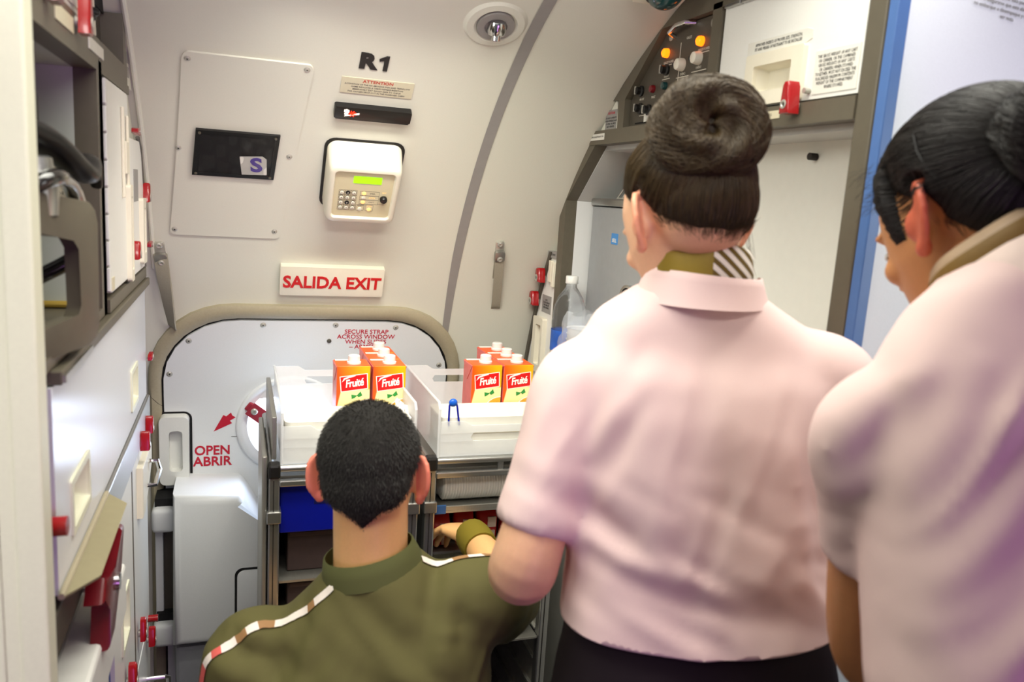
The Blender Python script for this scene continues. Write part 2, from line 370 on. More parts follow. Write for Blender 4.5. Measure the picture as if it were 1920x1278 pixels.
    for v in (-0.085, -0.035, 0.03, 0.08): b.ell((-0.034, v, 0.02), (0.003, 0.003, 0.003), 8, M)
    b.build('handle_rivets', M_screw, h, True)
    MB().box((0.036, -0.092, 0.0), (0.050, -0.084, 0.006), M, bev=0.001).build('handle_stop', M_black, h)
    # slide bustle (the bulky lower box)
    poly = [(-0.153, 0.435), (0.56, 0.435), (0.56, 0.60), (0.20, 0.60), (0.075, 0.715), (0.018, 0.815), (0.004, 0.828), (-0.150, 0.838)]
    b = MB(); b.prism([(x, z) for x, z in poly], -0.0, 0.175, frame((0, 2.165, 0), (1, 0, 0), (0, 0, 1), (0, -1, 0)), bev=0.022, seg=4)
    bu = b.build('slide_bustle', M_door, d, True, 50)
    P = [(-0.006, 0.640), (0.40, 0.640), (0.40, 0.45), (-0.006, 0.45)]
    b = MB(); b.prism(rrect(0.42, 0.22, 0.02, cx=0.204, cy=0.527), 0.1745, 0.1757, frame((0, 2.165, 0), (1, 0, 0), (0, 0, 1), (0, -1, 0))); b.build('access_gap', M_blackm, bu)
    b = MB(); b.prism(rrect(0.412, 0.212, 0.018, cx=0.206, cy=0.525), 0.1757, 0.180, frame((0, 2.165, 0), (1, 0, 0), (0, 0, 1), (0, -1, 0)), bev=0.002); b.build('access_cover', M_door, bu, True)
    b = MB(); b.box((-0.150, 2.02, 0.30), (0.56, 2.16, 0.42), bev=0.01); b.build('kick_panel', mat('kick_grey', rgb(150, 152, 156), 0.5), d)
    for z in (0.745, 0.430):
        b = MB(); b.box((-0.205, 2.06, z-0.032), (-0.150, 2.165, z+0.032), bev=0.012, seg=3); h = b.build('hinge_cover', M_door, d, True)
        MB().box((-0.198, 2.085, z+0.031), (-0.152, 2.16, z+0.052)).build('hinge_slot', M_blackm, h)
    MB().box((-0.180, 2.11, 0.46), (-0.152, 2.168, 0.71)).build('hinge_recess', M_bronze_d, d)
    MB().box((-0.2, 2.10, 0.46), (-0.181, 2.168, 0.71), bev=0.003).build('hinge_post', M_door, d)
door()

# ------------------------------------------------------------------ things on the curved lining
def access_panel():
    c = (-0.004, wy(1.65), 1.65)
    t = thing('access_panel', WP(-0.02, 1.476), 'large white access panel screwed to the curved lining above the door', 'panel')
    rows = []; z0, z1 = 1.474, 1.832
    fs = sorted(set([0.012*(1-math.cos(PI/2*k/5))/0.358 for k in range(6)] + [1-0.012*(1-math.cos(PI/2*k/5))/0.358 for k in range(6)] + [0.05*k for k in range(1, 20)]))
    for f in fs:
        z = z0 + (z1-z0)*f; e = 0.0
        r = 0.012; dz = min(z-z0, z1-z)
        if dz < r: e = r - math.sqrt(max(0, r*r-(r-dz)**2))
        xl, xr = -0.148 + 0.048*f + e, 0.092 + 0.047*f - e
        rows.append([WP(xl+(xr-xl)*q, z, 0.0045) for q in np.linspace(0, 1, 8)])
    b = MB(); b.strip(rows); rim = [r[0] for r in rows] + rows[-1][1:] + [r[-1] for r in rows[-2::-1]] + rows[0][-2:0:-1]
    b.strip([rim, [p - wn(p.z)*0.004 for p in rim]], closed=True); bmesh.ops.remove_doubles(b.bm, verts=b.bm.verts[:], dist=1e-5)
    b.build('panel_plate', M_wall, t, True, 40)
    for x, z in ((-0.091, 1.822), (0.125, 1.825), (-0.119, 1.664), (0.104, 1.663), (-0.137, 1.487), (0.080, 1.492)): screw(t, WM(x, z, 0.0045), 0.0050)
access_panel()
def pouch():
    t = thing('document_pouch', WP(-0.006, 1.612), 'black pouch with clear window pinned on the white access panel', 'pouch')
    M = WM(-0.006, 1.661, 0.006)
    b = MB(); b.prism([(-0.089, -0.0610), (0.079, -0.0610), (0.089, 0.0610), (-0.077, 0.0610)], 0.0, 0.004, M, bev=0.001); b.build('pouch_back', M_black, t)
    b = MB(); b.ring([(-0.089, -0.0610), (0.079, -0.0610), (0.089, 0.0610), (-0.077, 0.0610)], [(-0.078, -0.052), (0.070, -0.052), (0.079, 0.052), (-0.067, 0.052)], 0.004, 0.0062, M); b.build('pouch_border', M_black, t)
    b = MB()
    for i in range(12): pass
    rows = []
    for i in range(13):
        v = -0.052 + 0.104*i/12; rows.append([M @ Vector((-0.077 + 0.010*(i/12) + 0.148*k/14, v, 0.0072 + 0.0008*math.sin(k*1.7+i*0.8) + 0.0012*math.sin(k*0.9-i*0.5))) for k in range(15)])
    b.strip(rows); b.build('clear_window', mat('pouch_film', (0.05, 0.045, 0.045, 1), 0.12, alpha=0.22, coat=1.0), t, True, 180)
    for u, v in ((-0.070, 0.054), (0.080, 0.054), (-0.081, -0.055), (0.071, -0.055)): MB().lathe([(0.003, 0.006), (0.003, 0.008), (0.001, 0.0085)], 10, M @ Matrix.Translation((u, v, 0))).build('pouch_rivet', M_bronze, t, True)
    c = thing('letter_card', WP(0.035, 1.62), 'white paper card with a purple letter S inside the black pouch', 'card')
    Q = M @ Matrix.Translation((0.037, -0.024, 0.0055)) @ Matrix.Rotation(math.radians(3), 4, 'Z')
    MB().prism([(-0.026, -0.026), (0.026, -0.026), (0.027, 0.018), (0.019, 0.026), (-0.028, 0.024)], 0, 0.0004, Q).build('card_paper', M_placard_w, c)
    text('letter_mark', 'S', 0.052, Q @ Matrix.Translation((0.005, 0, 0.0005)), mat('purple_ink', rgb(98, 78, 168), 0.6), c, bold=0.0018, sx=1.05, ext=0.0002)
pouch()
def wall_marks():
    M = WM(0.237, 1.846, 0.001)
    o = text('door_number_lettering', 'R', 0.054, M, M_blktxt, bold=0.0030, ext=0.0008, sx=0.98)
    MB().prism([(0.006, -0.020), (0.015, -0.020), (0.015, 0.0205), (0.009, 0.0205), (-0.0045, 0.011), (-0.0035, 0.0045), (0.006, 0.009)], 0, 0.0016, M @ Matrix.Translation((0.026, 0, 0)), bev=0.0008).build('numeral', M_blktxt, o)
    tag(o, 'large dark R1 lettering on the lining above the attention placard', 'lettering')
    t = thing('attention_placard', WP(0.266, 1.792), 'small beige placard headed ATTENTION stuck under the R1 lettering', 'placard')
    M = WM(0.266, 1.806, 0.001)
    MB().prism(rrect(0.146, 0.043, 0.002), 0, 0.0012, M).build('placard_plate', M_placard, t)
    text('placard_heading', 'ATTENTION', 0.0105, M @ Matrix.Translation((0, 0.0135, 0.0013)), mat('placard_red', rgb(190, 60, 40), 0.6), t, bold=0.0002, sx=1.05)
    text('placard_lettering', 'ACTIVATION OF THE NO SMOKING SIGN AND TRIPLE LOW\nCHIME INDICATES A CABIN DEPRESSURIZATION\nIMMEDIATELY EXIT GALLEY AREA TO CHECK\nFOR OXYGEN DROP-OUT IN THE PASSENGER CABIN', 0.0058, M @ Matrix.Translation((0, -0.006, 0.0013)), M_greytxt, t, sx=0.84, line=1.15, bold=0.0001, res=1)
    t = thing('indicator_sign', WP(0.266, 1.75), 'black indicator strip with a lit red and white symbol under the attention placard', 'sign')
    M = WM(0.266, 1.763, 0.0)
    MB().prism(rrect(0.160, 0.034, 0.004), 0, 0.014, M, bev=0.003).build('sign_housing', M_black, t, True)
    Q = M @ Matrix.Translation((-0.047, 0.001, 0.0142))
    b = MB()
    for p in ((-0.012, 0.008), (-0.0085, 0.009), (-0.005, 0.0075), (-0.012, 0.0045), (-0.0078, 0.0045), (-0.0045, 0.0035), (-0.0095, 0.001), (-0.0065, 0.0002), (-0.011, -0.002), (-0.009, -0.004)):
        b.lathe([(0.0019, 0), (0.0019, 0.0006)], 10, Q @ Matrix.Translation((p[0], p[1], 0)))
    b.prism([(-0.012, -0.009), (-0.011, -0.0055), (0.018, 0.0028), (0.018, -0.001)], 0.0, 0.0005, Q); b.build('lit_cigarette', M_ledwht, t)
    b = MB()
    for a in (0.4, 1.17, 1.95, 2.75): b.box((-0.008, -0.0009, 0.0006), (0.008, 0.0009, 0.0011), Q @ Matrix.Translation((0.0035, 0.0, 0)) @ Matrix.Rotation(a, 4, 'Z'))
    b.build('lit_cross', M_ledred, t)
    # call panel with keypad
    t = thing('cabin_call_panel', WP(0.262, 1.535), 'ivory wall panel with keypad and green display below the indicator strip', 'control panel')
    M = WM(0.264, 1.628, 0.0)
    MB().prism(rrect(0.176, 0.196, 0.024, cy=0.008), 0, 0.006, M).build('backing_gasket', M_black, t)
    secs = [(0.164, 0.184, 0.022, 0.006, 0.008), (0.164, 0.180, 0.022, 0.016, 0.005), (0.160, 0.166, 0.020, 0.050, -0.002), (0.155, 0.160, 0.018, 0.060, -0.004), (0.146, 0.151, 0.015, 0.064, -0.004)]
    b = MB(); rr = [[M @ Vector((p[0], p[1], w)) for p in rrect(a, h, r, 6, cy=cy)] for a, h, r, w, cy in secs]
    b.strip(rr, closed=True)
    inn = [M @ Vector((p[0], p[1], 0.0635)) for p in rrect(0.134, 0.134, 0.010, 6, cy=-0.004)]; inn2 = [M @ Vector((p[0], p[1], 0.0575)) for p in rrect(0.128, 0.128, 0.008, 6, cy=-0.004)]
    b.strip([rr[-1], inn, inn2], closed=True); bmesh.ops.remove_doubles(b.bm, verts=b.bm.verts[:], dist=1e-5)
    b.build('panel_housing', M_ivory, t, True, 50)
    F = M @ Matrix.Translation((0, -0.004, 0.0575))
    f = MB().prism(rrect(0.129, 0.129, 0.008), -0.002, 0.0005, F).build('face_plate', M_ivory2, t)
    F = F @ Matrix.Translation((0, 0, 0.0005))
    MB().prism(rrect(0.062, 0.019, 0.001, cx=0.006, cy=0.043), 0, 0.001, F).build('display', M_lcd, t)
    g = MB()
    for i in range(4):
        for j in range(3):
            u, v = -0.047+0.0135*j, 0.005-0.0145*i
            g.ring(rrect(0.0135, 0.0145, 0.0008, 1, u, v), rrect(0.0127, 0.0137, 0.0006, 1, u, v), 0, 0.0003, F)
            k = MB().lathe([(0.0046, 0), (0.0046, 0.0014), (0.0036, 0.002)], 16, F @ Matrix.Translation((u, v, 0))).build('key', M_black if (i, j) in ((0, 1), (2, 1)) else M_ivory, t, True)
            text('key_lettering', '1A3456789*0#'[i*3+j] if (i, j) != (2, 1) else 'V', 0.006, F @ Matrix.Translation((u, v, 0.0021)), M_whttxt if (i, j) in ((0, 1), (2, 1)) else M_greytxt, k, ext=0.0001, res=1)
            MB().ring(circ(0.0056, 16), circ(0.0047, 16), 0, 0.0006, F @ Matrix.Translation((u, v, 0))).build('key_ring', M_greytxt, k)
    for i, (m, w_) in enumerate(((M_amber_s, 'EMER'), (M_ivory, 'ATTN'), (M_amber_s, 'CAPT'))):
        u, v = 0.002, 0.005-0.0125*i
        k = MB().lathe([(0.0048, 0), (0.0048, 0.0014), (0.0036, 0.002)], 16, F @ Matrix.Translation((u, v, 0))).build('lamp_key', m, t, True)
        g.ring(rrect(0.043, 0.0125, 0.0008, 1, 0.015, v), rrect(0.042, 0.0115, 0.0006, 1, 0.015, v), 0, 0.0003, F)
        text('key_lettering', w_, 0.0052, F @ Matrix.Translation((0.021, v, 0.0001)), M_greytxt if i != 1 else M_amber_s, k, ext=0.0002, res=1)
    for u, m in ((-0.003, M_ivory), (0.018, M_amber_s)):
        k = MB().lathe([(0.0048, 0), (0.0048, 0.0014), (0.0036, 0.002)], 16, F @ Matrix.Translation((u, -0.041, 0))).build('lamp_key', m, t, True)
        g.ring(rrect(0.018, 0.0175, 0.0008, 1, u, -0.037), rrect(0.017, 0.0165, 0.0006, 1, u, -0.037), 0, 0.0003, F)
        text('key_lettering', 'RESET' if u < 0 else 'CALL', 0.0048, F @ Matrix.Translation((u, -0.0315, 0.0001)), M_greytxt if u < 0 else M_amber_s, k, ext=0.0002, res=1)
    g.build('key_grid_lines', M_greytxt, t)
    k = MB().lathe([(0.0085, 0), (0.0085, 0.006), (0.0065, 0.009), (0.003, 0.0095)], 20, F @ Matrix.Translation((0.047, -0.008, 0))).build('dimmer_knob', M_black, t, True)
    text('knob_lettering', 'BRT', 0.0052, F @ Matrix.Translation((0.047, 0.009, 0)), M_amber_s, k, ext=0.0002, res=1); text('knob_lettering', 'MODE', 0.0048, F @ Matrix.Translation((0.043, -0.025, 0)), M_greytxt, k, ext=0.0002, res=1)
    # exit sign
    t = thing('exit_sign', WP(0.223, 1.336), 'white box sign reading SALIDA EXIT in red above the door', 'sign')
    M = WM(0.2235, 1.375, 0.0)
    MB().prism(rrect(0.254, 0.083, 0.003), 0, 0.018, M, bev=0.003).build('sign_box', M_ivory, t, True)
    text('exit_lettering', 'SALIDA EXIT', 0.0475, M @ Matrix.Translation((0, -0.003, 0.0182)), M_exitred, t, bold=0.0013, sx=0.90)
wall_marks()
def straps():
    def make(x, z, w, L, lab, tilt, wr, bow=0.022):
        t = thing('assist_strap', WP(x, z-L), lab, 'strap', 'grey webbing assist straps on the lining')
        M = WM(x, z, 0.0) @ Matrix.Rotation(tilt, 4, 'Z')
        MB().prism(rrect(0.022, 0.050, 0.006, cy=-0.018), 0.0, 0.006, M, bev=0.0015).build('strap_bracket', M_screw, t, True)
        MB().prism(rrect(0.027, 0.032, 0.005, cy=-0.036), 0.0065, 0.016, M, bev=0.002).build('strap_clamp', M_alu, t, True)
        for v in (0.0, -0.042): MB().lathe([(0.0075, 0.006), (0.0075, 0.018 if v else 0.009), (0.005, 0.020 if v else 0.011), (0.002, 0.018 if v else 0.009)], 16, M @ Matrix.Translation((0, v, 0))).build('strap_screw', M_screw, t, True)
        path = []
        for k in range(13): f = k/12; path.append((-0.022 - (L-0.03)*f, 0.013 + bow*math.sin(f*PI*0.55)))
        v0, w0 = path[-1]
        for k in range(1, 9): a = PI*k/8; path.append((v0 - 0.018*math.sin(a), w0 - 0.013 + 0.013*math.cos(a)))
        v1, w1 = path[-1]
        for k in range(1, 11): f = k/10; path.append((v1 + (-0.022-v1)*f, w1 + (0.009-w1)*f))
        b = MB(); tw = wr
        rows = []
        for i, (v, w_) in enumerate(path):
            f = min(1, max(0, (-v-0.02)/(L-0.03))); a = tw*f
            rows.append([M @ Vector((e*w*math.cos(a), v, w_ + e*w*math.sin(a) + 0.004*f)) for e in (-0.5, -0.35, 0.35, 0.5)])
        b.strip(rows); b.thicken(0.003); b.build('strap_loop', M_webbing, t, True, 60)
    make(-0.172, 1.448, 0.030, 0.218, 'grey webbing assist strap hanging at the left beside the red latch', math.radians(5), 0.9)
    make(0.640, 1.487, 0.024, 0.205, 'grey webbing assist strap hanging to the right of the grey stripe', math.radians(8), 0.1, 0.006)
straps()
def ceiling_bits():
    t = thing('reading_light', WP(0.456, 1.89), 'round recessed spotlight in the lining left of the grey stripe', 'light')
    M = WM(0.456, 1.922, 0.0)
    MB().lathe([(0.062, 0.0), (0.055, 0.006), (0.042, 0.007), (0.036, 0.002), (0.034, 0.001)], 36, M).build('light_dish', M_wall, t, True)
    MB().lathe([(0.036, 0.002), (0.036, 0.0085), (0.022, 0.0085), (0.020, 0.004)], 32, M).build('light_ring', M_stripe, t, True)
    Q = M @ Matrix.Translation((0.002, 0.0, 0.006)) @ Matrix.Rotation(math.radians(35), 4, 'X')
    n = MB().lathe([(0.018, -0.004), (0.018, 0.010), (0.015, 0.016), (0.009, 0.018), (0.009, 0.026), (0.006, 0.026), (0.005, 0.021)], 24, Q).build('light_nozzle', M_chrome, t, True)
    t = thing('ceiling_camera', WP(0.704, 1.98), 'white square housing with dark green domed lens at the top edge', 'camera')
    M = WM(0.704, 2.004, 0.0)
    MB().prism(rrect(0.092, 0.082, 0.004), 0, 0.034, M, bev=0.003).build('camera_housing', M_ivory, t, True)
    MB().lathe([(0.036, 0.034), (0.036, 0.037), (0.031, 0.040)], 32, M).build('lens_ring', M_black, t, True)
    MB().lathe([(0.031, 0.038), (0.029, 0.048), (0.021, 0.056), (0.010, 0.060), (0.001, 0.061)], 32, M).build('lens_dome', M_greenled, t, True)
ceiling_bits()
# ------------------------------------------------------------------ left galley
def gridpanel(b, M, u0, u1, v0, v1, w0, w1, holes):
    us = sorted({u0, u1} | {h[0] for h in holes} | {h[1] for h in holes}); vs = sorted({v0, v1} | {h[2] for h in holes} | {h[3] for h in holes})
    for a, c in zip(us, us[1:]):
        for d, e in zip(vs, vs[1:]):
            um, vm = (a+c)/2, (d+e)/2
            if not any(h[0] < um < h[1] and h[2] < vm < h[3] for h in holes): b.box((a, d, w0), (c, e, w1), M)
    return b
def cup(parent, M, u0, u1, v0, v1, depth=0.022, m=None):
    b = MB(); cx, cy, w, h = (u0+u1)/2, (v0+v1)/2, u1-u0, v1-v0
    b.ring(rrect(w+0.014, h+0.014, 0.004, 4, cx, cy), rrect(w-0.004, h-0.004, 0.004, 4, cx, cy), -0.001, 0.003, M)
    A = [M @ Vector((p[0], p[1], 0.0)) for p in rrect(w-0.004, h-0.004, 0.004, 4, cx, cy)]
    B_ = [M @ Vector((p[0], p[1], -depth)) for p in rrect(w-0.018, h-0.018, 0.006, 4, cx, cy)]
    b.strip([A, B_], closed=True)
    b.bm.faces.new([b.bm.verts.new(p) for p in B_])
    bmesh.ops.remove_doubles(b.bm, verts=b.bm.verts[:], dist=1e-6)
    return b.build('cup_handle', m or M_cream, parent, True, 40, recalc=False)
M_chrome_black = mat('polished_black', rgb(30, 28, 26), 0.15, coat=1.0, var=0.05)
LF = frame((XL, 0, 0), (0, 1, 0), (0, 0, 1), (1, 0, 0))     # local (y, z, out into the aisle)
def resmooth(P, R, n=6):
    P = [np.array(p, float) for p in P]; out, ro = [], []
    for i in range(len(P)-1):
        p0, p1, p2, p3 = P[max(i-1, 0)], P[i], P[i+1], P[min(i+2, len(P)-1)]
        for k in range(n):
            t = k/n; out.append(tuple(0.5*((2*p1)+(-p0+p2)*t+(2*p0-5*p1+4*p2-p3)*t*t+(-p0+3*p1-3*p2+p3)*t**3))); ro.append(R[i]+(R[i+1]-R[i])*t)
    return out + [tuple(P[-1])], ro + [R[-1]]
def left_galley():
    b = MB(); b.tube([WP(XL+0.004, z, 0.003) for z in np.linspace(1.39, 1.98, 24)], 0.005, 8); tag(b.build('trim_3', M_wall, None, True), 'thin white moulding where the left galley meets the curved lining', kind='structure')
    # overhead unit with switch panel
    t = thing('overhead_unit', (XL-0.2, 1.3, 1.757), 'dark framed overhead galley unit with switch panel at the upper left corner', 'galley unit')
    MB().prism([(0.91, 1.757), (1.725, 1.757), (1.66, 1.835), (1.58, 1.895), (1.38, 1.995), (0.91, 2.05)], -0.45, -0.035, LF).build('unit_body', M_bronze_d, t)
    b = MB(); gridpanel(b, LF, 0.91, 1.25, 1.757, 2.05, -0.035, 0.0, [(0.93, 1.225, 1.79, 2.04)]); b.box((1.25, 1.757, -0.035), (1.64, 1.787, 0), LF); b.prism([(1.595, 1.787), (1.64, 1.787), (1.615, 1.85), (1.59, 1.87)], -0.035, 0, LF)
    b.build('unit_frame', M_bronze, t)
    b = MB(); b.prism([(1.642, 1.757), (1.735, 1.757), (1.665, 1.835), (1.62, 1.868)], -0.03, -0.004, LF); f = b.build('filler_strip', M_wall, t)
    for z in (1.80, 1.775): MB().box((1.655, z, -0.004), (1.69, z+0.018, -0.003), LF).build('filler_placard', M_grey_pl, f)
    d = MB().box((0.932, 1.792, -0.03), (1.223, 2.038, -0.004), LF, bev=0.003).build('unit_door', M_white, t)
    MB().box((1.02, 1.80, -0.004), (1.19, 1.83, -0.002), LF).build('door_placard', M_placard_w, d)
    latch(t, LM(1.155, 1.792, 0.0), 0.052, 0.026, 0.018); latch(t, LM(0.985, 1.795, 0.0), 0.05, 0.030, 0.016, m=M_dred)
    MB().box((1.03, 1.762, 0.0), (1.13, 1.78, 0.0015), LF).build('lip_placard', M_placard, t); MB().box((1.24, 1.762, 0.0), (1.36, 1.778, 0.0015), LF).build('lip_placard', M_placard_w, t)
    MB().prism([(1.46, 1.865), (1.585, 1.865), (1.57, 1.895), (1.46, 1.95)], -0.034, -0.028, LF).build('dark_recess', M_blackm, t)
    for y, z in ((1.33, 1.845), (1.365, 1.822), (1.40, 1.835)):
        k = MB().lathe([(0.008, -0.035), (0.008, -0.018), (0.006, -0.012), (0.003, -0.008)], 14, LM(y, z)).build('toggle_switch', M_black, t, True)
    MB().prism([(1.400, 1.800), (1.436, 1.806), (1.418, 1.872), (1.410, 1.872)], -0.034, -0.018, LF, bev=0.003).build('white_lever', M_whttxt, t)
    for y, z in ((1.355, 1.80), (1.44, 1.80), (1.46, 1.83)): MB().box((y, z, -0.035), (y+0.022, z+0.006, -0.034), LF).build('panel_legend', M_whttxt, t)
    # bay
    t = thing('coffee_bay', (XL-0.2, 1.13, 1.39), 'open dark framed bay with pale lining holding the coffee maker', 'galley unit')
    b = MB(); gridpanel(b, LF, 0.91, 1.346, 1.388, 1.757, -0.03, 0.0, [(0.925, 1.30, 1.402, 1.742)]); b.build('bay_frame', M_bronze, t)
    b = MB(); b.box((0.912, 1.39, -0.45), (0.925, 1.755, -0.03), LF); b.box((1.30, 1.39, -0.45), (1.318, 1.755, -0.03), LF); b.box((0.925, 1.742, -0.45), (1.30, 1.755, -0.03), LF); b.box((0.925, 1.39, -0.46), (1.30, 1.755, -0.45), LF)
    b.build('bay_lining', M_greenwall, t)
    f = MB().box((0.925, 1.39, -0.45), (1.30, 1.402, -0.03), LF).build('bay_shelf', M_bronze, t)
    pl = MB().box((1.2985, 1.515, -0.085), (1.30, 1.625, -0.042), LF).build('lining_placard', M_placard, t); text('placard_lettering', 'CAUTION\nHOT WATER\nLATCH THE\nHANDLE FOR\nTAXI AND\nTAKE-OFF', 0.0085, FM(XL-0.0635, 1.572, 1.2983), M_blktxt, pl, sx=0.72, line=1.25, res=1)
    MB().tube([LF @ Vector((1.296, 1.408, -0.44)), LF @ Vector((1.296, 1.408, -0.04))], 0.005, 8).build('sealant_line', mat('aged_sealant', rgb(180, 150, 60), 0.6), t)
    # coffee maker
    t = thing('coffee_maker', (XL-0.13, 1.05, 1.402), 'black coffee maker with a brown loop handle standing in the left bay', 'coffee maker')
    MB().box((0.945, 1.405, -0.40), (1.20, 1.46, -0.06), LF, bev=0.008).build('maker_base', M_black, t)
    MB().box((0.945, 1.46, -0.42), (1.19, 1.71, -0.075), LF, bev=0.01).build('maker_body', M_black, t)
    h = MB().box((0.945, 1.615, -0.26), (1.17, 1.70, -0.045), LF, bev=0.012).build('brew_head', M_black, t)
    MB().box((1.02, 1.655, -0.046), (1.09, 1.685, -0.044), LF).build('warning_sticker', M_yellow, h)
    SP = resmooth([(0.93, 1.650, -0.05), (0.99, 1.632, -0.01), (1.04, 1.608, 0.010), (1.07, 1.598, 0.016), (1.10, 1.612, 0.016), (1.13, 1.606, 0.018), (1.155, 1.582, 0.018)], [0.024, 0.024, 0.020, 0.020, 0.016, 0.011, 0.007])
    b = MB(); b.tube([LF @ Vector(p) for p in SP[0]], SP[1], 18, sy=0.6); b.build('brew_lever', M_black, t, True)
    b = MB(); b.tube([LF @ Vector(p) for p in resmooth([(0.93, 1.560, -0.04), (0.95, 1.590, 0.004), (1.009, 1.588, 0.010), (1.062, 1.566, 0.010), (1.088, 1.538, 0.010), (1.098, 1.50, 0.004), (1.095, 1.47, -0.04)], [0.01]*7)[0]], 0.0095, 12); b.build('server_handle', M_chrome_black, t, True)
    b = MB().lathe([(0.020, 0), (0.022, 0.03), (0.018, 0.045), (0.016, 0.06), (0.012, 0.062)], 20, Matrix.Translation(LF @ Vector((0.972, 1.552, -0.012)))); b.build('spout', M_steel, t, True)
    b = MB().lathe([(0.05, 0), (0.058, 0.02), (0.058, 0.08), (0.045, 0.115), (0.03, 0.12)], 28, Matrix.Translation(LF @ Vector((1.045, 1.462, -0.18)))); b.build('server_jug', mat('smoked_steel', rgb(70, 68, 68), 0.2, metal=0.8), t, True)
    MB().box((1.0, 1.425, -0.061), (1.16, 1.452, -0.057), LF).build('maker_placard', M_placard_w, t)
    o_ = rrect(0.185, 0.160, 0.020, 6, 0.968, 1.480); i_ = rrect(0.080, 0.104, 0.008, 6, 0.918, 1.480)
    Q = LF @ Matrix.Translation((0.92, 0, -0.020)) @ Matrix.Rotation(math.radians(-17), 4, 'Y')
    cpoly = [(0.0, 1.398), (0.120, 1.398), (0.138, 1.404), (0.148, 1.420), (0.150, 1.54), (0.144, 1.556), (0.130, 1.566), (0.0, 1.580), (0.0, 1.535), (0.092, 1.526), (0.104, 1.514), (0.106, 1.448), (0.098, 1.436), (0.0, 1.434)]
    MB().prism(cpoly, -0.008, 0.010, Q, bev=0.003).build('loop_handle', M_bronze, t, True, 40)
    b = MB(); b.box((0.885, 1.40, -0.10), (0.905, 1.42, 0.01), LF); b.box((0.885, 1.52, -0.10), (0.905, 1.54, 0.01), LF); 
    b = MB(); b.box((1.02, 1.405, -0.10), (1.04, 1.42, 0.013), LF); b.build('handle_bracket', M_bronze, t)
    # door cabinet
    t = thing('tall_cabinet', (XL-0.2, 1.65, 1.388), 'white two door galley cabinet with red latches left of the access panel', 'cabinet')
    MB().prism([(1.346, 1.388), (wy(1.388)-0.012, 1.388), (wy(1.55)-0.012, 1.55), (wy(1.66)-0.012, 1.66), (wy(1.757)-0.012, 1.757), (1.346, 1.757)], -0.45, -0.012, LF).build('cabinet_body', M_wall, t)
    b = MB(); b.box((1.318, 1.388, -0.012), (1.346, 1.757, 0), LF); b.box((1.346, 1.742, -0.012), (1.66, 1.757, 0.0), LF); b.box((1.346, 1.388, -0.012), (1.86, 1.408, 0.004), LF); b.box((1.602, 1.408, -0.012), (1.612, 1.742, -0.002), LF)
    b.build('cabinet_frame', M_bronze, t)
    d = MB().prism(rrect(0.240, 0.322, 0.010, 4, 1.480, 1.577), -0.011, 0.004, LF, bev=0.002).build('cabinet_door', M_white, t)
    b = MB(); b.ring(rrect(0.036, 0.17, 0.006, 4, 1.572, 1.497), rrect(0.016, 0.13, 0.004, 4, 1.574, 1.497), 0.004, 0.012, LF); b.build('door_grip', M_ivory, d)
    b = MB(); b.box((1.525, 1.60, 0.004), (1.557, 1.655, 0.010), LF, bev=0.002); b.box((1.505, 1.56, 0.004), (1.513, 1.71, 0.009), LF, bev=0.002); b.box((1.562, 1.57, 0.004), (1.576, 1.70, 0.009), LF, bev=0.003); b.build('latch_plate', M_ivory, d)
    b = MB()
    for k in range(8): b.box((1.347, 1.421+k*0.040, 0.0), (1.357, 1.457+k*0.040, 0.0045), LF, bev=0.001)
    b.build('door_hinge', M_white, d)
    MB().box((1.366, 1.42, 0.004), (1.392, 1.44, 0.005), LF).build('door_placard', M_placard, d)
    d = MB().prism([(1.618, 1.412), (1.832, 1.412), (1.832, 1.56), (1.80, 1.64), (1.77, 1.665), (1.618, 1.665)], -0.011, 0.004, LF, bev=0.002).build('cabinet_door', M_white, t)
    b = MB(); b.ring(rrect(0.055, 0.13, 0.006, 4, 1.775, 1.49), rrect(0.026, 0.09, 0.004, 4, 1.78, 1.49), 0.004, 0.012, LF); b.build('door_grip', M_ivory, d)
    MB().box((1.665, 1.55, 0.004), (1.73, 1.61, 0.005), LF).build('door_placard', M_grey_pl, d)
    b = MB(); b.tube([LF @ Vector(p) for p in ((1.762, 1.672, 0.002), (1.80, 1.652, 0.002), (1.838, 1.565, 0.002), (1.845, 1.41, 0.002))], 0.004, 8); b.build('door_edge_seal', M_greytxt, t, True)
    R90 = Matrix.Rotation(PI/2, 4, 'Z')
    latch(t, LM(1.675, 1.68) @ R90, 0.050, 0.014, 0.015); latch(t, LM(1.835, 1.565), 0.040, 0.030, 0.017); latch(t, LM(1.635, 1.462), 0.034, 0.026, 0.018); latch(t, LM(1.905, 1.452) @ R90, 0.045, 0.014, 0.012)
    # stowage panel
    t = thing('stowage_unit', (XL-0.2, 1.4, 1.115), 'wide blank white stowage front with two recessed cup handles below the bay', 'galley unit')
    MB().box((0.91, 1.115, -0.45), (1.862, 1.388, -0.03), LF).build('stowage_body', M_white, t)
    b = MB(); gridpanel(b, LF, 0.945, 1.862, 1.128, 1.368, -0.03, 0.0, [(1.030, 1.140, 1.170, 1.228), (1.605, 1.690, 1.165, 1.232)])
    p = b.build('stowage_front', mat('stowage_white_gloss', rgb(228, 231, 236), 0.22, bump=0.02, scale=200, var=0.01), t)
    cup(p, LF, 1.030, 1.140, 1.170, 1.228); cup(p, LF, 1.605, 1.690, 1.165, 1.232)
    b = MB(); b.box((0.95, 1.370, -0.03), (1.862, 1.386, 0.010), LF, bev=0.002); b.build('counter_rail', M_bronze, t)
    MB().box((0.91, 1.115, -0.03), (0.943, 1.388, -0.012), LF).build('end_gap', M_blackm, t)
    MB().box((0.955, 1.372, 0.010), (1.13, 1.380, 0.013), LF).build('piano_hinge', M_steel, t)
    latch(t, LM(1.875, 1.208) @ R90, 0.034, 0.018, 0.013)
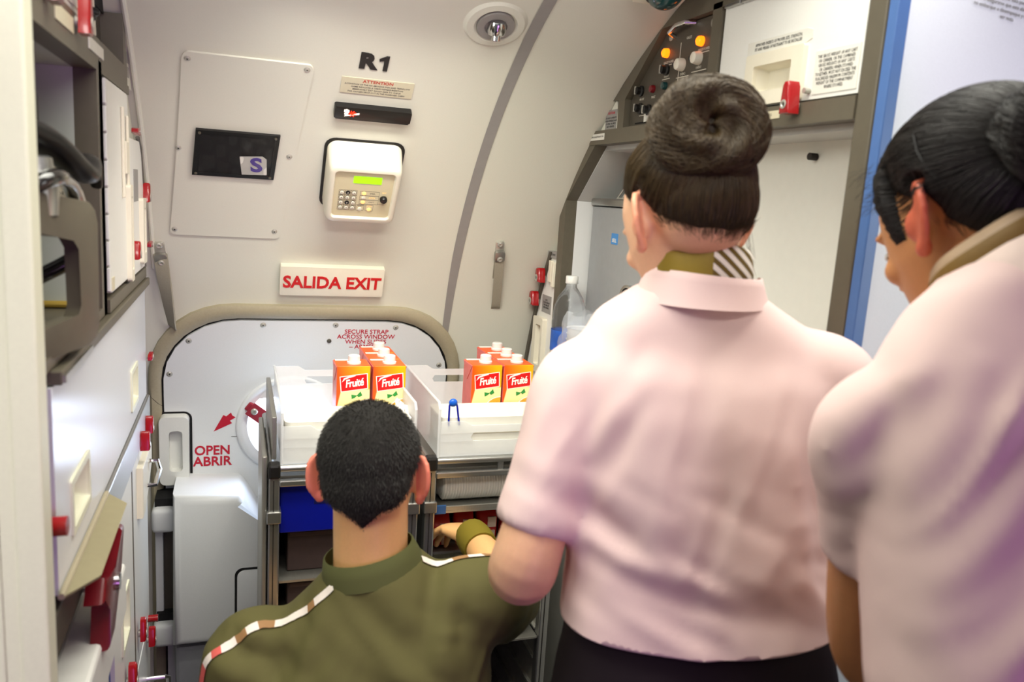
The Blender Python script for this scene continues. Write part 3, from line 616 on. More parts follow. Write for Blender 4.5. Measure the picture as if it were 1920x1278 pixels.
    b = MB(); b.cyl(LF @ Vector((0.930, 1.217, -0.012)), LF @ Vector((0.930, 1.217, 0.014)), 0.011); b.build('round_latch_knob', M_red, t, True)
    # lower cart bays
    t = thing('cart_bay_unit', (XL-0.2, 1.4, 0.0), 'lower white galley front with red latches and cup handle beside the door', 'galley unit')
    b = MB(); b.box((1.338, 0.0, -0.45), (1.866, 1.113, -0.028), LF); b.box((0.91, 1.02, -0.45), (1.338, 1.113, -0.028), LF); b.box((0.91, 0.0, -0.45), (0.925, 1.02, -0.028), LF); b.build('bay_carcass', M_white, t)
    MB().box((1.22, 1.062, -0.028), (1.868, 1.126, 0.006), LF, bev=0.002).build('steel_rail', M_steel, t)
    MB().box((0.91, 1.062, -0.028), (1.22, 1.113, 0.0), LF, bev=0.002).build('dark_rail', M_bronze_d, t)
    b = MB(); gridpanel(b, LF, 1.340, 1.598, 0.05, 1.060, -0.028, -0.002, [(1.43, 1.515, 0.765, 0.855)]); d = b.build('bay_door', M_white, t); cup(d, LM(0, 0, -0.002), 1.43, 1.515, 0.765, 0.855)
    MB().box((1.598, 0.05, -0.028), (1.608, 1.060, -0.001), LF).build('door_edge', M_bronze, t)
    d = MB().box((1.610, 0.605, -0.028), (1.866, 1.060, -0.002), LF, bev=0.002).build('bay_door', M_white, t)
    h = MB().prism([(1.675, 0.915), (1.715, 0.915), (1.85, 0.975), (1.85, 1.02), (1.68, 1.02)], -0.002, 0.010, LF, bev=0.003).build('handle_plate', M_ivory, d)
    MB().tube([LF @ Vector(p) for p in ((1.76, 0.955, 0.01), (1.76, 0.955, 0.025), (1.80, 0.975, 0.03), (1.80, 0.995, 0.025), (1.80, 0.995, 0.01))], 0.005, 8).build('pull_bar', M_chrome, h, True)
    d = MB().box((1.610, 0.05, -0.028), (1.866, 0.598, -0.002), LF, bev=0.002).build('bay_door', M_white, t)
    MB().tube([LF @ Vector(p) for p in ((1.79, 0.485, -0.002), (1.79, 0.485, 0.035), (1.80, 0.478, 0.042), (1.80, 0.415, 0.042), (1.79, 0.405, 0.035), (1.79, 0.405, -0.002))], 0.0055, 10).build('pull_bar', M_chrome, d, True)
    for y, z, L, w, D_ in ((1.790, 1.080, 0.036, 0.018, 0.020), (1.700, 1.072, 0.038, 0.018, 0.022), (1.645, 0.690, 0.046, 0.026, 0.015), (1.79, 0.590, 0.042, 0.022, 0.018), (1.46, 0.70, 0.05, 0.03, 0.018)):
        latch(t, LM(y, z), L, w, D_, m=M_red)
    b = MB(); b.cyl(LF @ Vector((1.845, 0.602, -0.01)), LF @ Vector((1.845, 0.602, 0.018)), 0.008); b.build('round_latch_knob', M_red, t, True)
    # folded plate and cart brake
    t = thing('folding_plate', (XL+0.02, 1.06, 1.01), 'beige metal plate hanging outwards under the stowage front', 'plate')
    P = [LF @ Vector(p) for p in ((0.935, 1.131, 0.006), (1.265, 1.127, 0.006), (1.245, 1.117, 0.034), (1.005, 1.120, 0.034))]
    b = MB(); v = [b.bm.verts.new(p) for p in P]; b.bm.faces.new(v); b.thicken(0.004); b.build('plate_leaf', M_olive_tray, t)
    MB().tube([LF @ Vector((0.935, 1.131, 0.004)), LF @ Vector((1.265, 1.127, 0.004))], 0.004, 8).build('plate_hinge', M_tan, t)
    t = thing('cart_brake_handle', (XL, 1.22, 0.82), 'large dark red handle below the beige plate', 'handle')
    MB().prism([(1.08, 0.975), (1.13, 0.975), (1.21, 1.03), (1.245, 1.085), (1.215, 1.092), (1.15, 1.055), (1.07, 1.085), (1.045, 1.06), (1.10, 1.03)], 0.006, 0.030, LF, bev=0.006, seg=3).build('handle_grip', M_dred, t, True)
    MB().cyl(LF @ Vector((1.16, 1.035, -0.03)), LF @ Vector((1.16, 1.035, 0.034)), 0.012).build('handle_pivot', M_chrome, t, True)
    t = thing('blue_service_cart', (XL-0.2, 1.13, 0.0), 'service cart with a blue front stowed in the lower left bay', 'cart')
    MB().box((0.93, 0.06, -0.44), (1.33, 0.98, -0.03), LF, bev=0.004).build('cart_body', M_alu, t)
    d = MB().box((1.09, 0.10, -0.03), (1.325, 0.93, -0.006), LF, bev=0.004).build('cart_front', M_bluefront, t)
    b = MB(); b.box((0.935, 0.90, -0.03), (1.328, 0.985, 0.02), LF, bev=0.006); b.box((0.94, 0.87, -0.02), (1.10, 0.905, 0.035), LF, bev=0.004); b.build('cart_top_rail', M_white, t)
    MB().box((0.935, 0.10, -0.03), (1.088, 0.87, -0.002), LF, bev=0.004).build('cart_side_front', M_white, t)
    MB().box((1.24, 0.66, -0.006), (1.29, 0.83, -0.004), LF).build('cart_label', M_placard_w, d)
    MB().box((1.255, 0.70, -0.004), (1.262, 0.79, -0.0035), LF).build('label_print', M_redtxt, d)
    for y in (0.97, 1.29):
        MB().cyl(LF @ Vector((y, 0.03, -0.10)), LF @ Vector((y+0.001, 0.03, -0.13)), 0.03).build('caster_wheel', M_black, t, True)
left_galley()

# ------------------------------------------------------------------ right galley
RF = frame((XR, 0, 0), (0, 1, 0), (0, 0, 1), (-1, 0, 0))    # local (y, z, out into the aisle)
def right_galley():
    t = thing('galley_bay', (XR+0.25, 1.4, 0.0), 'tall bronze grey galley frame with an open white lined bay on the right', 'galley unit')
    b = MB(); b.box((0.868, 0.0, -0.03), (0.902, 2.075, 0.0), RF, bev=0.003); b.box((0.902, 1.735, -0.03), (1.765, 1.766, 0.002), RF); b.box((1.255, 1.766, -0.03), (1.283, 1.955, 0.0), RF)
    b.prism([(0.902, 1.945), (1.46, 1.945), (1.60, 1.825), (1.60, 1.766), (1.628, 1.766), (1.632, 1.826)] + [(wy(z)-0.003, z) for z in (1.826, 1.86, 1.90, 1.94, 1.97, 2.0, 2.03)] + [(0.902, 2.06)], -0.03, 0.0, RF)
    b.prism([(1.70, 1.745), (1.735, 1.735), (1.885, 1.606), (1.885, 1.10), (1.922, 1.10), (1.922, 1.610), (1.76, 1.755)], -0.03, 0.0, RF)
    b.build('frame_bars', M_bronze, t)
    b = MB(); b.prism([(1.632, 1.766), (wy(1.77)-0.006, 1.766), (wy(1.83)-0.006, 1.83)], -0.03, -0.006, RF); f = b.build('corner_filler', M_wall, t)
    RT = lambda y, z, w: frame((XR-w, y, z), (0, -1, 0), (0, 0, 1), (-1, 0, 0))
    MB().box((-0.028, -0.022, 0), (0.028, 0.022, 0.001), RT(1.672, 1.787, -0.006)).build('caution_placard', M_grey_pl, f)
    text('placard_heading', 'CAUTION', 0.008, RT(1.672, 1.802, -0.0048), M_redtxt, f, bold=0.0001, res=1)
    text('placard_lettering', 'DO NOT OPERATE\nOVENS WHEN DOOR\nIS OPEN OR AREA\nNOT VENTED', 0.0062, RT(1.672, 1.782, -0.0048), M_blktxt, f, line=1.0, res=1)
    MB().box((-0.04, -0.007, 0), (0.04, 0.007, 0.001), RT(1.725, 1.752, 0.002)).build('band_placard', M_placard_w, t); text('placard_lettering', 'MAXIMUM LOAD LIMIT IN BAY 12 KG', 0.0056, RT(1.725, 1.752, 0.0032), M_blktxt, t, sx=0.8, res=1)
    # bay lining
    b = MB(); b.box((0.902, 1.10, -0.135), (1.53, 1.74, -0.12), RF); b.box((1.52, 1.10, -0.45), (1.53, 1.74, -0.135), RF)
    b.build('bay_back', mat('bay_white', rgb(234, 235, 226), 0.45, var=0.015), t)
    b = MB(); b.box((0.902, 1.725, -0.45), (1.74, 1.74, -0.03), RF); b.prism([(1.738, 1.728), (1.75, 1.738), (1.90, 1.612), (1.888, 1.603)], -0.45, -0.03, RF); b.build('bay_roof', mat('bay_roof_grey', rgb(196, 197, 192), 0.5, var=0.02), t)
    MB().box((1.885, 1.10, -0.45), (1.90, 1.61, -0.03), RF).build('bay_side', mat('bay_side_white', rgb(222, 224, 222), 0.4, var=0.01), t)
    MB().box((1.53, 1.10, -0.46), (1.90, 1.74, -0.45), RF).build('bay_rear', M_greenwall, t)
    MB().cyl((XR+0.119, 1.115, 1.70), (XR+0.105, 1.115, 1.70), 0.006).build('wall_stud', M_blktxt, t, True)
    b = MB(); b.box((0.904, 1.085, -0.45), (1.88, 1.10, 0.047), RF, bev=0.003); b.build('worktop', M_steel, t)
    MB().box((0.902, 0.0, -0.45), (2.05, 1.085, -0.03), RF).build('base_carcass', M_bronze_d, t)
    for y0, y1 in ((0.91, 1.22), (1.23, 1.54), (1.55, 1.86)):
        d = MB().box((y0, 0.08, -0.03), (y1, 1.06, -0.008), RF, bev=0.004).build('cart_door', M_blue_white if False else M_white, t)
    # overhead compartment door
    t = thing('overhead_compartment', (XR+0.2, 1.08, 1.77), 'white overhead compartment door with recessed grip and red latch behind the hair bun', 'cabinet')
    MB().box((0.905, 1.77, -0.40), (1.252, 1.94, -0.032), RF).build('compartment_body', M_wall, t)
    b = MB(); gridpanel(b, RF, 0.908, 1.252, 1.770, 1.942, -0.030, -0.006, [(1.048, 1.142, 1.792, 1.832)]); d = b.build('compartment_door', M_white, t)
    b = MB(); b.ring(rrect(0.142, 0.080, 0.004, 4, 1.093, 1.811), rrect(0.094, 0.040, 0.004, 4, 1.095, 1.812), -0.006, 0.002, RF)
    A = [RF @ Vector((p[0], p[1], -0.006)) for p in rrect(0.094, 0.040, 0.004, 4, 1.095, 1.812)]; B_ = [RF @ Vector((p[0], p[1], -0.024)) for p in rrect(0.080, 0.030, 0.004, 4, 1.095, 1.812)]
    b.strip([A, B_], closed=True); b.bm.faces.new([b.bm.verts.new(p) for p in B_]); b.build('recessed_grip', M_ivory, d)
    b = MB()
    for k in range(5): b.box((1.00+k*0.05, 1.940, -0.008), (1.046+k*0.05, 1.946, 0.002), RF, bev=0.001)
    b.build('door_hinge', M_steel, d)
    R2 = lambda y, z, w: frame((XR-w, y, z), (0, -1, 0), (0, 0, 1), (-1, 0, 0))
    MB().prism([(-0.080, -0.010), (0.066, -0.010), (0.078, -0.006), (0.078, 0.006), (0.066, 0.010), (-0.080, 0.010)], 0, 0.001, R2(1.093, 1.863, -0.006)).build('grip_placard', M_placard_w, d)
    text('placard_lettering', 'APPROVED INSERTS OF PROPER SIZE, STRENGTH,\nFIT AND MEANS OF RESTRAINT TO BE INSTALLED', 0.0068, R2(1.095, 1.863, -0.0048), M_blktxt, d, sx=0.76, line=1.0, res=1)
    MB().box((-0.045, -0.030, 0), (0.045, 0.030, 0.001), R2(0.957, 1.806, -0.006)).build('weight_placard', M_placard_w, d)
    text('placard_lettering', 'THE GROSS WEIGHT OF ANY CART\nOR CARRIER, OR THE COMBINED\nGROSS WEIGHTS OF ANY CARTS\nOR CARRIERS WHEN STOWED\nTOGETHER, MUST NOT EXCEED THE\nPLACARDED MAXIMUM CONTENTS\nWEIGHT OF THE COMPARTMENT\nWHERE STOWED.', 0.0066, R2(0.957, 1.806, -0.0048), M_blktxt, d, sx=0.74, line=0.93, res=1)
    latch(t, R2(1.022, 1.772, 0.002), 0.046, 0.022, 0.024)
    MB().cyl((XR+0.006, 1.008, 1.782), (XR-0.004, 1.008, 1.782), 0.004).build('door_stud', M_screw, t, True)
    MB().box((-0.05, -0.006, 0), (0.05, 0.006, 0.001), R2(1.11, 1.753, 0.002)).build('capacity_placard', M_placard, t); text('placard_lettering', 'MAX CAPACITY KG', 0.0062, R2(1.10, 1.753, 0.0032), M_greytxt, t, sx=0.8, res=1)
    # control panel
    t = thing('galley_control_panel', (XR+0.05, 1.44, 1.77), 'dark panel of switches with two glowing amber lamps above the hair bun', 'control panel')
    Pp = [(1.283, 1.768), (1.598, 1.768), (1.598, 1.823), (1.46, 1.943), (1.283, 1.943)]
    p = MB().prism(Pp, -0.028, -0.014, RF).build('panel_plate', M_bronze_d, t)
    MB().prism([(1.29, 1.772), (1.57, 1.772), (1.57, 1.775), (1.29, 1.775)], -0.014, -0.013, RF).build('panel_gap', M_blackm, t)
    w0 = -0.014
    for y, z in ((1.458, 1.900), (1.333, 1.903)):
        MB().lathe([(0.009, 0), (0.009, 0.004), (0.008, 0.009), (0.004, 0.012), (0.001, 0.0125)], 20, R2(y, z, w0)).build('amber_lamp', M_amber, t, True)
    for y, z, m in ((1.502, 1.837, M_dred), (1.454, 1.838, M_greenled)):
        MB().lathe([(0.008, 0), (0.008, 0.004), (0.0065, 0.008), (0.002, 0.009)], 18, R2(y, z, w0)).build('dark_lamp', m, t, True)
    for y, z in ((1.553, 1.838), (1.551, 1.803), (1.513, 1.797), (1.454, 1.868)):
        k = MB().lathe([(0.011, 0), (0.011, 0.004), (0.008, 0.006), (0.008, 0.014), (0.005, 0.016)], 18, R2(y, z, w0)).build('rotary_switch', M_black, t, True)
        MB().box((-0.0015, -0.008, 0.0140), (0.0015, 0.008, 0.017), R2(y, z, w0)).build('switch_pointer', M_screw, k)
    for y, z in ((1.395, 1.870), (1.337, 1.874)):
        k = MB().lathe([(0.012, 0), (0.012, 0.005), (0.010, 0.014), (0.007, 0.016)], 18, R2(y, z, w0)).build('selector_knob', M_whttxt, t, True)
        MB().lathe([(0.006, 0.0), (0.006, 0.012), (0.003, 0.014)], 14, R2(y+0.014, z+0.001, w0)).build('knob_button', M_black, k, True)
    for y, z in ((1.449, 1.930), (1.300, 1.930)): screw(t, R2(y, z, w0), 0.007)
    b = MB(); b.tube([Vector((XR+0.014, 1.432, 1.926)), Vector((XR-0.004, 1.425, 1.931)), Vector((XR-0.008, 1.395, 1.938)), Vector((XR-0.004, 1.368, 1.940)), Vector((XR+0.014, 1.362, 1.940))], 0.0045, 10); b.build('panel_grip', M_chrome, t, True)
    for y, z, s_ in ((1.38, 1.917, 'BUCHER'), (1.45, 1.882, 'GALLEY POWER'), (1.325, 1.888, 'GALLEY POWER'), (1.392, 1.853, 'OVEN 2'), (1.337, 1.858, 'OVEN 3'), (1.454, 1.856, 'OVEN 1'), (1.55, 1.821, 'ON OFF'), (1.50, 1.821, 'FAULT'), (1.454, 1.822, 'ON'), (1.50, 1.780, 'WATER BOILER')):
        if s_ == 'BUCHER': s_ = 'GALLEY'
        text('panel_lettering', s_, 0.0068, R2(y, z, w0+0.0002), M_whttxt, t, sx=0.8, ext=0.0003, res=1)
    b = MB()
    for y, z0, z1 in ((1.408, 1.80, 1.912),): b.box((y-0.0006, z0, w0), (y+0.0006, z1, w0+0.0005), RF)
    for y0, y1, z in ((1.425, 1.475, 1.877), (1.30, 1.352, 1.883), (1.37, 1.415, 1.848), (1.31, 1.36, 1.852), (1.44, 1.47, 1.851), (1.30, 1.555, 1.788)): b.box((y0, z-0.0006, w0), (y1, z+0.0006, w0+0.0005), RF)
    b.build('panel_lines', M_whttxt, t)
    MB().box((-0.018, -0.008, 0), (0.018, 0.008, 0.001), R2(1.513, 1.783, w0+0.0006) @ Matrix.Rotation(0.06, 4, 'Z')).build('white_sticker', M_placard_w, t)
    MB().box((-0.03, -0.005, 0), (0.03, 0.005, 0.001), R2(1.46, 1.779, w0)).build('red_print_sticker', mat('pale_red_placard', rgb(196, 150, 140), 0.5), t)
    # narrow end cabinet against the lining
    t = thing('narrow_cabinet', (XR+0.2, 2.0, 1.10), 'narrow white cabinet with red latches between the lining and the bay', 'cabinet')
    zz = np.linspace(1.10, 1.60, 10)
    MB().prism([(1.924, 1.10)] + [(wy(z)-0.008, z) for z in zz], -0.40, -0.02, RF).build('cabinet_body', M_wall, t)
    MB().prism([(1.924, 1.10)] + [(wy(z)-0.030, z) for z in np.linspace(1.10, 1.455, 8)] + [(1.924, 1.455)], -0.02, -0.004, RF).build('cabinet_door', M_white, t)
    b = MB(); b.strip([[RF @ Vector((wy(z)-o, z, w)) for o, w in ((0.030, -0.004), (0.030, 0.002), (0.014, 0.002), (0.014, -0.02))] for z in np.linspace(1.10, 1.47, 12)]); b.build('edge_bar', M_bronze_d, t)
    MB().box((1.924, 1.455, -0.02), (1.985, 1.472, 0.0), RF).build('header_bar', M_grey_pl, t); text('placard_lettering', 'DO NOT BLOCK', 0.0085, R2(1.953, 1.4635, 0.0002), M_blktxt, t, sx=0.7, res=1)
    MB().box((1.928, 1.478, -0.02), (1.962, 1.512, -0.018), RF).build('cart_placard', M_placard, t); text('placard_lettering', 'MAX\nCART', 0.009, R2(1.945, 1.496, -0.0178), M_blktxt, t, res=1)
    b = MB(); b.box((1.945, 1.39, -0.004), (1.965, 1.448, 0.004), RF, bev=0.002); b.box((1.925, 1.38, -0.004), (1.938, 1.445, 0.006), RF, bev=0.002); b.build('latch_plate', M_ivory, t)
    MB().box((1.945, 1.305, -0.004), (2.010, 1.352, -0.003), RF).build('notice_placard', M_grey_pl, t); text('placard_lettering', 'NOTE\nCLOSE DOOR FOR\nTAXI TAKE-OFF\nAND LANDING', 0.0075, R2(1.978, 1.329, -0.0028), M_blktxt, t, sx=0.75, res=1, line=0.9)
    b = MB(); b.ring(rrect(0.07, 0.15, 0.005, 4, 2.0, 1.215), rrect(0.036, 0.11, 0.004, 4, 1.995, 1.215), -0.004, 0.010, RF); b.build('door_grip', M_ivory, t)
    latch(t, R2(1.998, 1.405, 0.0), 0.038, 0.034, 0.024); latch(t, R2(2.034, 1.338, 0.0), 0.038, 0.034, 0.024)
    # machine
    t = thing('water_boiler', (0.97, 1.72, 1.10), 'grey metal boiler with a round chrome tap handle in the right bay', 'boiler')
    X0 = 0.850
    MB().box((X0, 1.565, 1.102), (1.20, 1.878, 1.596), None, bev=0.006).build('boiler_body', M_machine, t)
    MB().box((X0-0.004, 1.568, 1.598), (1.20, 1.880, 1.616), None, bev=0.003).build('boiler_lid', M_steel, t)
    K = lambda y, z: frame((X0, y, z), (0, -1, 0), (0, 0, 1), (-1, 0, 0))
    s_ = MB().box((-0.017, -0.013, 0), (0.017, 0.013, 0.001), K(1.735, 1.522)).build('blue_badge', mat('badge_blue', rgb(70, 140, 205), 0.4), t)
    text('badge_lettering', 'SELL', 0.012, K(1.735, 1.518) @ Matrix.Translation((0, 0, 0.001)), M_whttxt, s_, bold=0.0003, res=1)
    q = MB().ring(circ(0.036, 32), circ(0.029, 32), 0, 0.010, K(1.632, 1.388)).build('tap_ring', M_chrome, t, True, 40)
    MB().lathe([(0.029, 0.001), (0.001, 0.0012)], 28, K(1.632, 1.388)).build('tap_well', M_blackm, q)
    MB().box((-0.010, -0.024, 0.001), (0.010, 0.024, 0.014), K(1.632, 1.388), bev=0.004).build('tap_grip', M_black, q)
    t = thing('wire_rack', (0.93, 1.66, 1.617), 'small wire rack and grille on top of the grey boiler', 'rack')
    b = MB()
    for k in range(8): b.cyl((0.86+0.004*k, 1.76-0.016*k, 1.617), (0.87+0.004*k, 1.715-0.016*k, 1.665), 0.002, n=6)
    b.cyl((0.86, 1.76, 1.617), (0.89, 1.63, 1.617), 0.003, n=6); b.cyl((0.87, 1.715, 1.665), (0.90, 1.59, 1.665), 0.003, n=6)
    b.build('rack_wires', M_screw, t, True)
    MB().box((0.855, 1.655, 1.655), (0.875, 1.675, 1.675), None, bev=0.003).build('rack_clip', M_chrome, t); MB().box((0.90, 1.58, 1.617), (1.05, 1.66, 1.70), None, bev=0.01).build('rack_box', M_bronze_d, t)
right_galley()
# things standing on the right worktop
def worktop_things():
    t = thing('water_bottle', (0.790, 1.833, 1.101), 'large clear water bottle with blue label and white cap on the worktop', 'bottle')
    prof = [(0.036, 0.0), (0.042, 0.006)]
    for k in range(9): prof += [(0.0425, 0.012+k*0.012), (0.0405, 0.018+k*0.012)]
    prof += [(0.043, 0.125), (0.0415, 0.130), (0.0415, 0.185), (0.043, 0.19), (0.0435, 0.205), (0.041, 0.212), (0.0425, 0.222), (0.040, 0.242), (0.032, 0.265), (0.020, 0.283), (0.014, 0.292), (0.0135, 0.300), (0.0165, 0.302), (0.0165, 0.304), (0.0130, 0.305), (0.0130, 0.310)]
    T = Matrix.Translation((0.790, 1.833, 1.101))
    MB().lathe(prof, 32, T).build('bottle_body', mat('bottle_plastic', (0.9, 0.94, 0.97, 1), 0.08, trans=0.95, ior=1.25, alpha=0.55, var=0.01), t, True, 180)
    MB().lathe([(0.0437, 0.132), (0.0437, 0.184)], 32, T, cap=False).build('bottle_label', mat('bottle_label_blue', rgb(40, 96, 190), 0.4, var=0.3, scale=30), t, True)
    b = MB().lathe([(0.0155, 0.301), (0.0158, 0.302), (0.0158, 0.318), (0.0145, 0.320)], 24, T); b.build('bottle_cap', M_white, t, True, 40)
    t = thing('bagged_cups', (0.786, 1.740, 1.101), 'stack of plastic cups in a crumpled clear bag beside the water bottle', 'cups')
    T = Matrix.Translation((0.786, 1.740, 1.101))
    b = MB()
    for k in range(10):
        b.lathe([(0.027, 0.014*k+0.0), (0.036, 0.014*k+0.075), (0.038, 0.014*k+0.078), (0.034, 0.014*k+0.076), (0.025, 0.014*k+0.002)], 24, T, cap=False)
    b.build('plastic_cup_stack', M_frost, t, True)
    b = MB(); rings = []
    for i in range(19):
        f = i/18; z = 0.240*f; r = 0.046 + 0.006*math.sin(f*3) 
        if f > 0.86: r *= 1-(f-0.86)*1.5
        rings.append([T @ Vector(((r+0.005*math.sin(5*a+i*1.1)+0.003*math.sin(11*a-i*0.7))*math.cos(a), (r+0.005*math.sin(4*a-i*0.8))*math.sin(a), z + 0.004*math.sin(3*a+i))) for a in [2*PI*k/36 for k in range(36)]])
    b.strip(rings, closed=True); b.build('clear_bag', mat('bag_film', (0.86, 0.9, 0.95, 1), 0.18, trans=0.3, alpha=0.30, var=0.01), t, True, 180)
worktop_things()
# ------------------------------------------------------------------ catering carts
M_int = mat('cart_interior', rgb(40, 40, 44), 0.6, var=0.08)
def cart(x0, lab):
    W_, D_, H_, Y0 = 0.305, 0.405, 1.03, 1.57; x1 = x0+W_; y1 = Y0+D_
    t = thing('catering_cart', (x0+W_/2, Y0+D_/2, 0.0), lab, 'cart', 'catering carts at the service door')
    MB().box((x0+0.004, Y0+0.02, 0.08), (x0+0.012, y1, 1.012)).build('side_panel', M_alu, t); MB().box((x1-0.012, Y0+0.02, 0.08), (x1-0.004, y1, 1.012)).build('side_panel', M_alu, t)
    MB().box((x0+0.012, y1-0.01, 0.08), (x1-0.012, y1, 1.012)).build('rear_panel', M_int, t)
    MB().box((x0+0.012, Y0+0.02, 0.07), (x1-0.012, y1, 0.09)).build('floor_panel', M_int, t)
    MB().box((x0+0.012, Y0+0.02, 1.012), (x1-0.012, y1-0.01, 1.022)).build('top_panel', M_alu, t)
    for xx in (x0, x1-0.022):
        p = MB().box((xx, Y0, 0.06), (xx+0.022, Y0+0.026, 1.026), bev=0.003).build('front_post', M_steel, t)
        MB().box((xx+0.009, Y0-0.001, 0.06), (xx+0.011, Y0, 1.02)).build('post_groove', M_blktxt, p)
        MB().box((xx-0.003, Y0-0.005, 0.930), (xx+0.025, Y0+0.03, 0.955), bev=0.002).build('post_clip', M_steel, p)
        MB().box((xx-0.001, Y0-0.006, 1.024), (xx+0.023, Y0+0.024, 1.054), bev=0.005).build('corner_cap', M_black, p)
    b = MB(); b.tube([(x0+0.02, Y0+0.006, 1.043), (x1-0.02, Y0+0.006, 1.043)], 0.0075, 12); b.build('top_rail', M_steel, t, True)
    b = MB(); b.box((x0+0.02, Y0-0.002, 1.006), (x1-0.02, Y0+0.012, 1.020), bev=0.003); b.build('lower_rail', M_steel, t)
    MB().prism(rrect(0.012, 0.024, 0.003, cx=0, cy=0), 0, 0.006, FM(x0+0.165, 1.031, Y0+0.008)).build('rail_support', M_steel, t)
    for xx in (x0+0.005, x1-0.005):
        b = MB(); b.tube([(xx, Y0+0.02, 1.043), (xx, y1-0.01, 1.043)], 0.0075, 10); b.build('side_rail', M_steel, t, True)
    for xx in (x0+0.012, x1-0.022):
        b = MB(); b.box((xx+(0 if xx < x0+0.1 else 0.008), Y0+0.03, 0.10), (xx+(0.002 if xx < x0+0.1 else 0.010), y1-0.012, 1.0))
        for k in range(11): b.box((xx, Y0+0.03, 0.16+0.075*k), (xx+0.010, y1-0.012, 0.164+0.075*k))
        b.build('shelf_runner_rack', M_screw, t)
    for xx in (x0+0.03, x1-0.03):
        for yy in (Y0+0.06, y1-0.06):
            c = MB().box((xx-0.015, yy-0.015, 0.045), (xx+0.015, yy+0.015, 0.072)).build('caster', M_steel, t)
            MB().cyl((xx-0.010, yy, 0.030), (xx+0.010, yy, 0.030), 0.030).build('caster_wheel', M_black, c, True)
    return t
cl = cart(0.058, 'catering cart with blue tub inside, in front of the crouching man')
MB().box((0.0455, 1.575, 0.10), (0.0555, 1.86, 1.070), bev=0.003).build('folded_door', M_alu, cl)
MB().box((0.0645, 1.61, 1.050), (0.0745, 1.96, 1.140), bev=0.002).build('side_guard', M_alu, cl)
MB().prism(circ(0.004, 10), 0, 0.0006, FM(0.135, 1.030, 1.5715)).build('blue_sticker', M_blue, cl)
cr = cart(0.378, 'catering cart with wrapped cups and red packets inside, left of the standing woman')
# translucent drawers on top
def drawer(x0, x1, lab):
    Y0, Y1, Z0, Z1 = 1.580, 1.957, 1.052, 1.168
    t = thing('clear_drawer', ((x0+x1)/2, (Y0+Y1)/2, Z0), lab, 'drawer', 'translucent drawers on the carts')
    def wall(y, zt, zdip, name, th=0.0025):
        c = (x0+x1)/2; h = (x1-x0)/2
        zs = (Z0+zdip)/2
        sl = 0.058; s0, s1 = zdip-0.034, zdip-0.016
        b = MB()
        F = frame((0, y, 0), (1, 0, 0), (0, 0, 1), (0, -1, 0))
        b.prism([(x0, Z0), (x1, Z0), (x1, s0), (x0, s0)], 0, th, F)
        b.prism([(x0, s0), (c-sl, s0), (c-sl-0.006, (s0+s1)/2), (c-sl, s1), (x0, s1)], 0, th, F); b.prism([(x1, s0), (c+sl, s0), (c+sl+0.006, (s0+s1)/2), (c+sl, s1), (x1, s1)], 0, th, F)
        b.prism([(x0, s1), (x1, s1), (x1, zt), (x1-0.056, zt), (x1-0.072, zdip), (x0+0.072, zdip), (x0+0.056, zt), (x0, zt)], 0, th, F)
        b.build(name, M_frost, t)
    wall(Y1, Z1, Z1-0.010, 'rear_wall'); wall(Y0+0.0025, 1.128, 1.118, 'front_wall')
    for xx in (x0, x1-0.0025): MB().prism([(Y0, Z0), (Y1, Z0), (Y1, Z1), (Y0+0.01, Z1), (Y0, Z1-0.01)], xx, xx+0.0025, frame((0, 0, 0), (0, 1, 0), (0, 0, 1), (1, 0, 0))).build('side_wall', M_frost, t)
    MB().box((x0, Y0, Z0-0.002), (x1, Y1, Z0)).build('drawer_floor', M_frost, t)
    b = MB(); b.tube([(x0, Y1, Z1), (x0, Y0+0.01, Z1), (x0, Y0, Z1-0.012), (x0, Y0, 1.05)], 0.003, 8); b.build('drawer_rim', M_frost, t, True); b = MB(); b.tube([(x1, Y1, Z1), (x1, Y0+0.01, Z1), (x1, Y0, Z1-0.012), (x1, Y0, 1.05)], 0.003, 8); b.build('drawer_rim', M_frost, t, True)
    return t
drawer(0.083, 0.352, 'translucent drawer holding cartons, on the left cart'); drawer(0.403, 0.672, 'translucent drawer holding cartons, on the right cart')
def bin_(x0, x1, lab):
    Y0, Y1, Z0, Z1 = 1.588, 1.703, 1.054, 1.134
    t = thing('white_bin', ((x0+x1)/2, 1.645, Z0), lab, 'bin', 'white open bins in the drawers')
    cx, cy = (x0+x1)/2, (Y0+Y1)/2
    prof = [(1.0, Z0), (1.0, 1.10), (1.0, Z1-0.012), (1.012, Z1), (0.985, Z1), (0.965, Z1-0.010), (0.95, Z0+0.006)]
    b = MB(); rings = []
    for f, z in prof: rings.append([Vector((p[0]*f+cx*(1) if False else cx+(p[0])*f, cy+p[1]*f, z)) for p in rrect(x1-x0, Y1-Y0, 0.014, 5)])
    b.strip(rings, closed=True); b.bm.faces.new([b.bm.verts.new(p) for p in rings[0]]); b.bm.faces.new([b.bm.verts.new(p) for p in rings[-1]])
    bmesh.ops.remove_doubles(b.bm, verts=b.bm.verts[:], dist=1e-6)
    b.build('bin_shell', M_binwhite, t, True, 40, recalc=False)
    b = MB(); b.box((x0+0.004, Y0-0.0005, 1.098), (x1-0.004, Y0+0.001, 1.102)); b.build('bin_ledge', M_ivory, t)
    return t
bin_(0.090, 0.345, 'white open bin at the front of the left drawer, behind the man\'s head'); bin_(0.410, 0.665, 'white open bin at the front of the right drawer, with blue tongs on it')
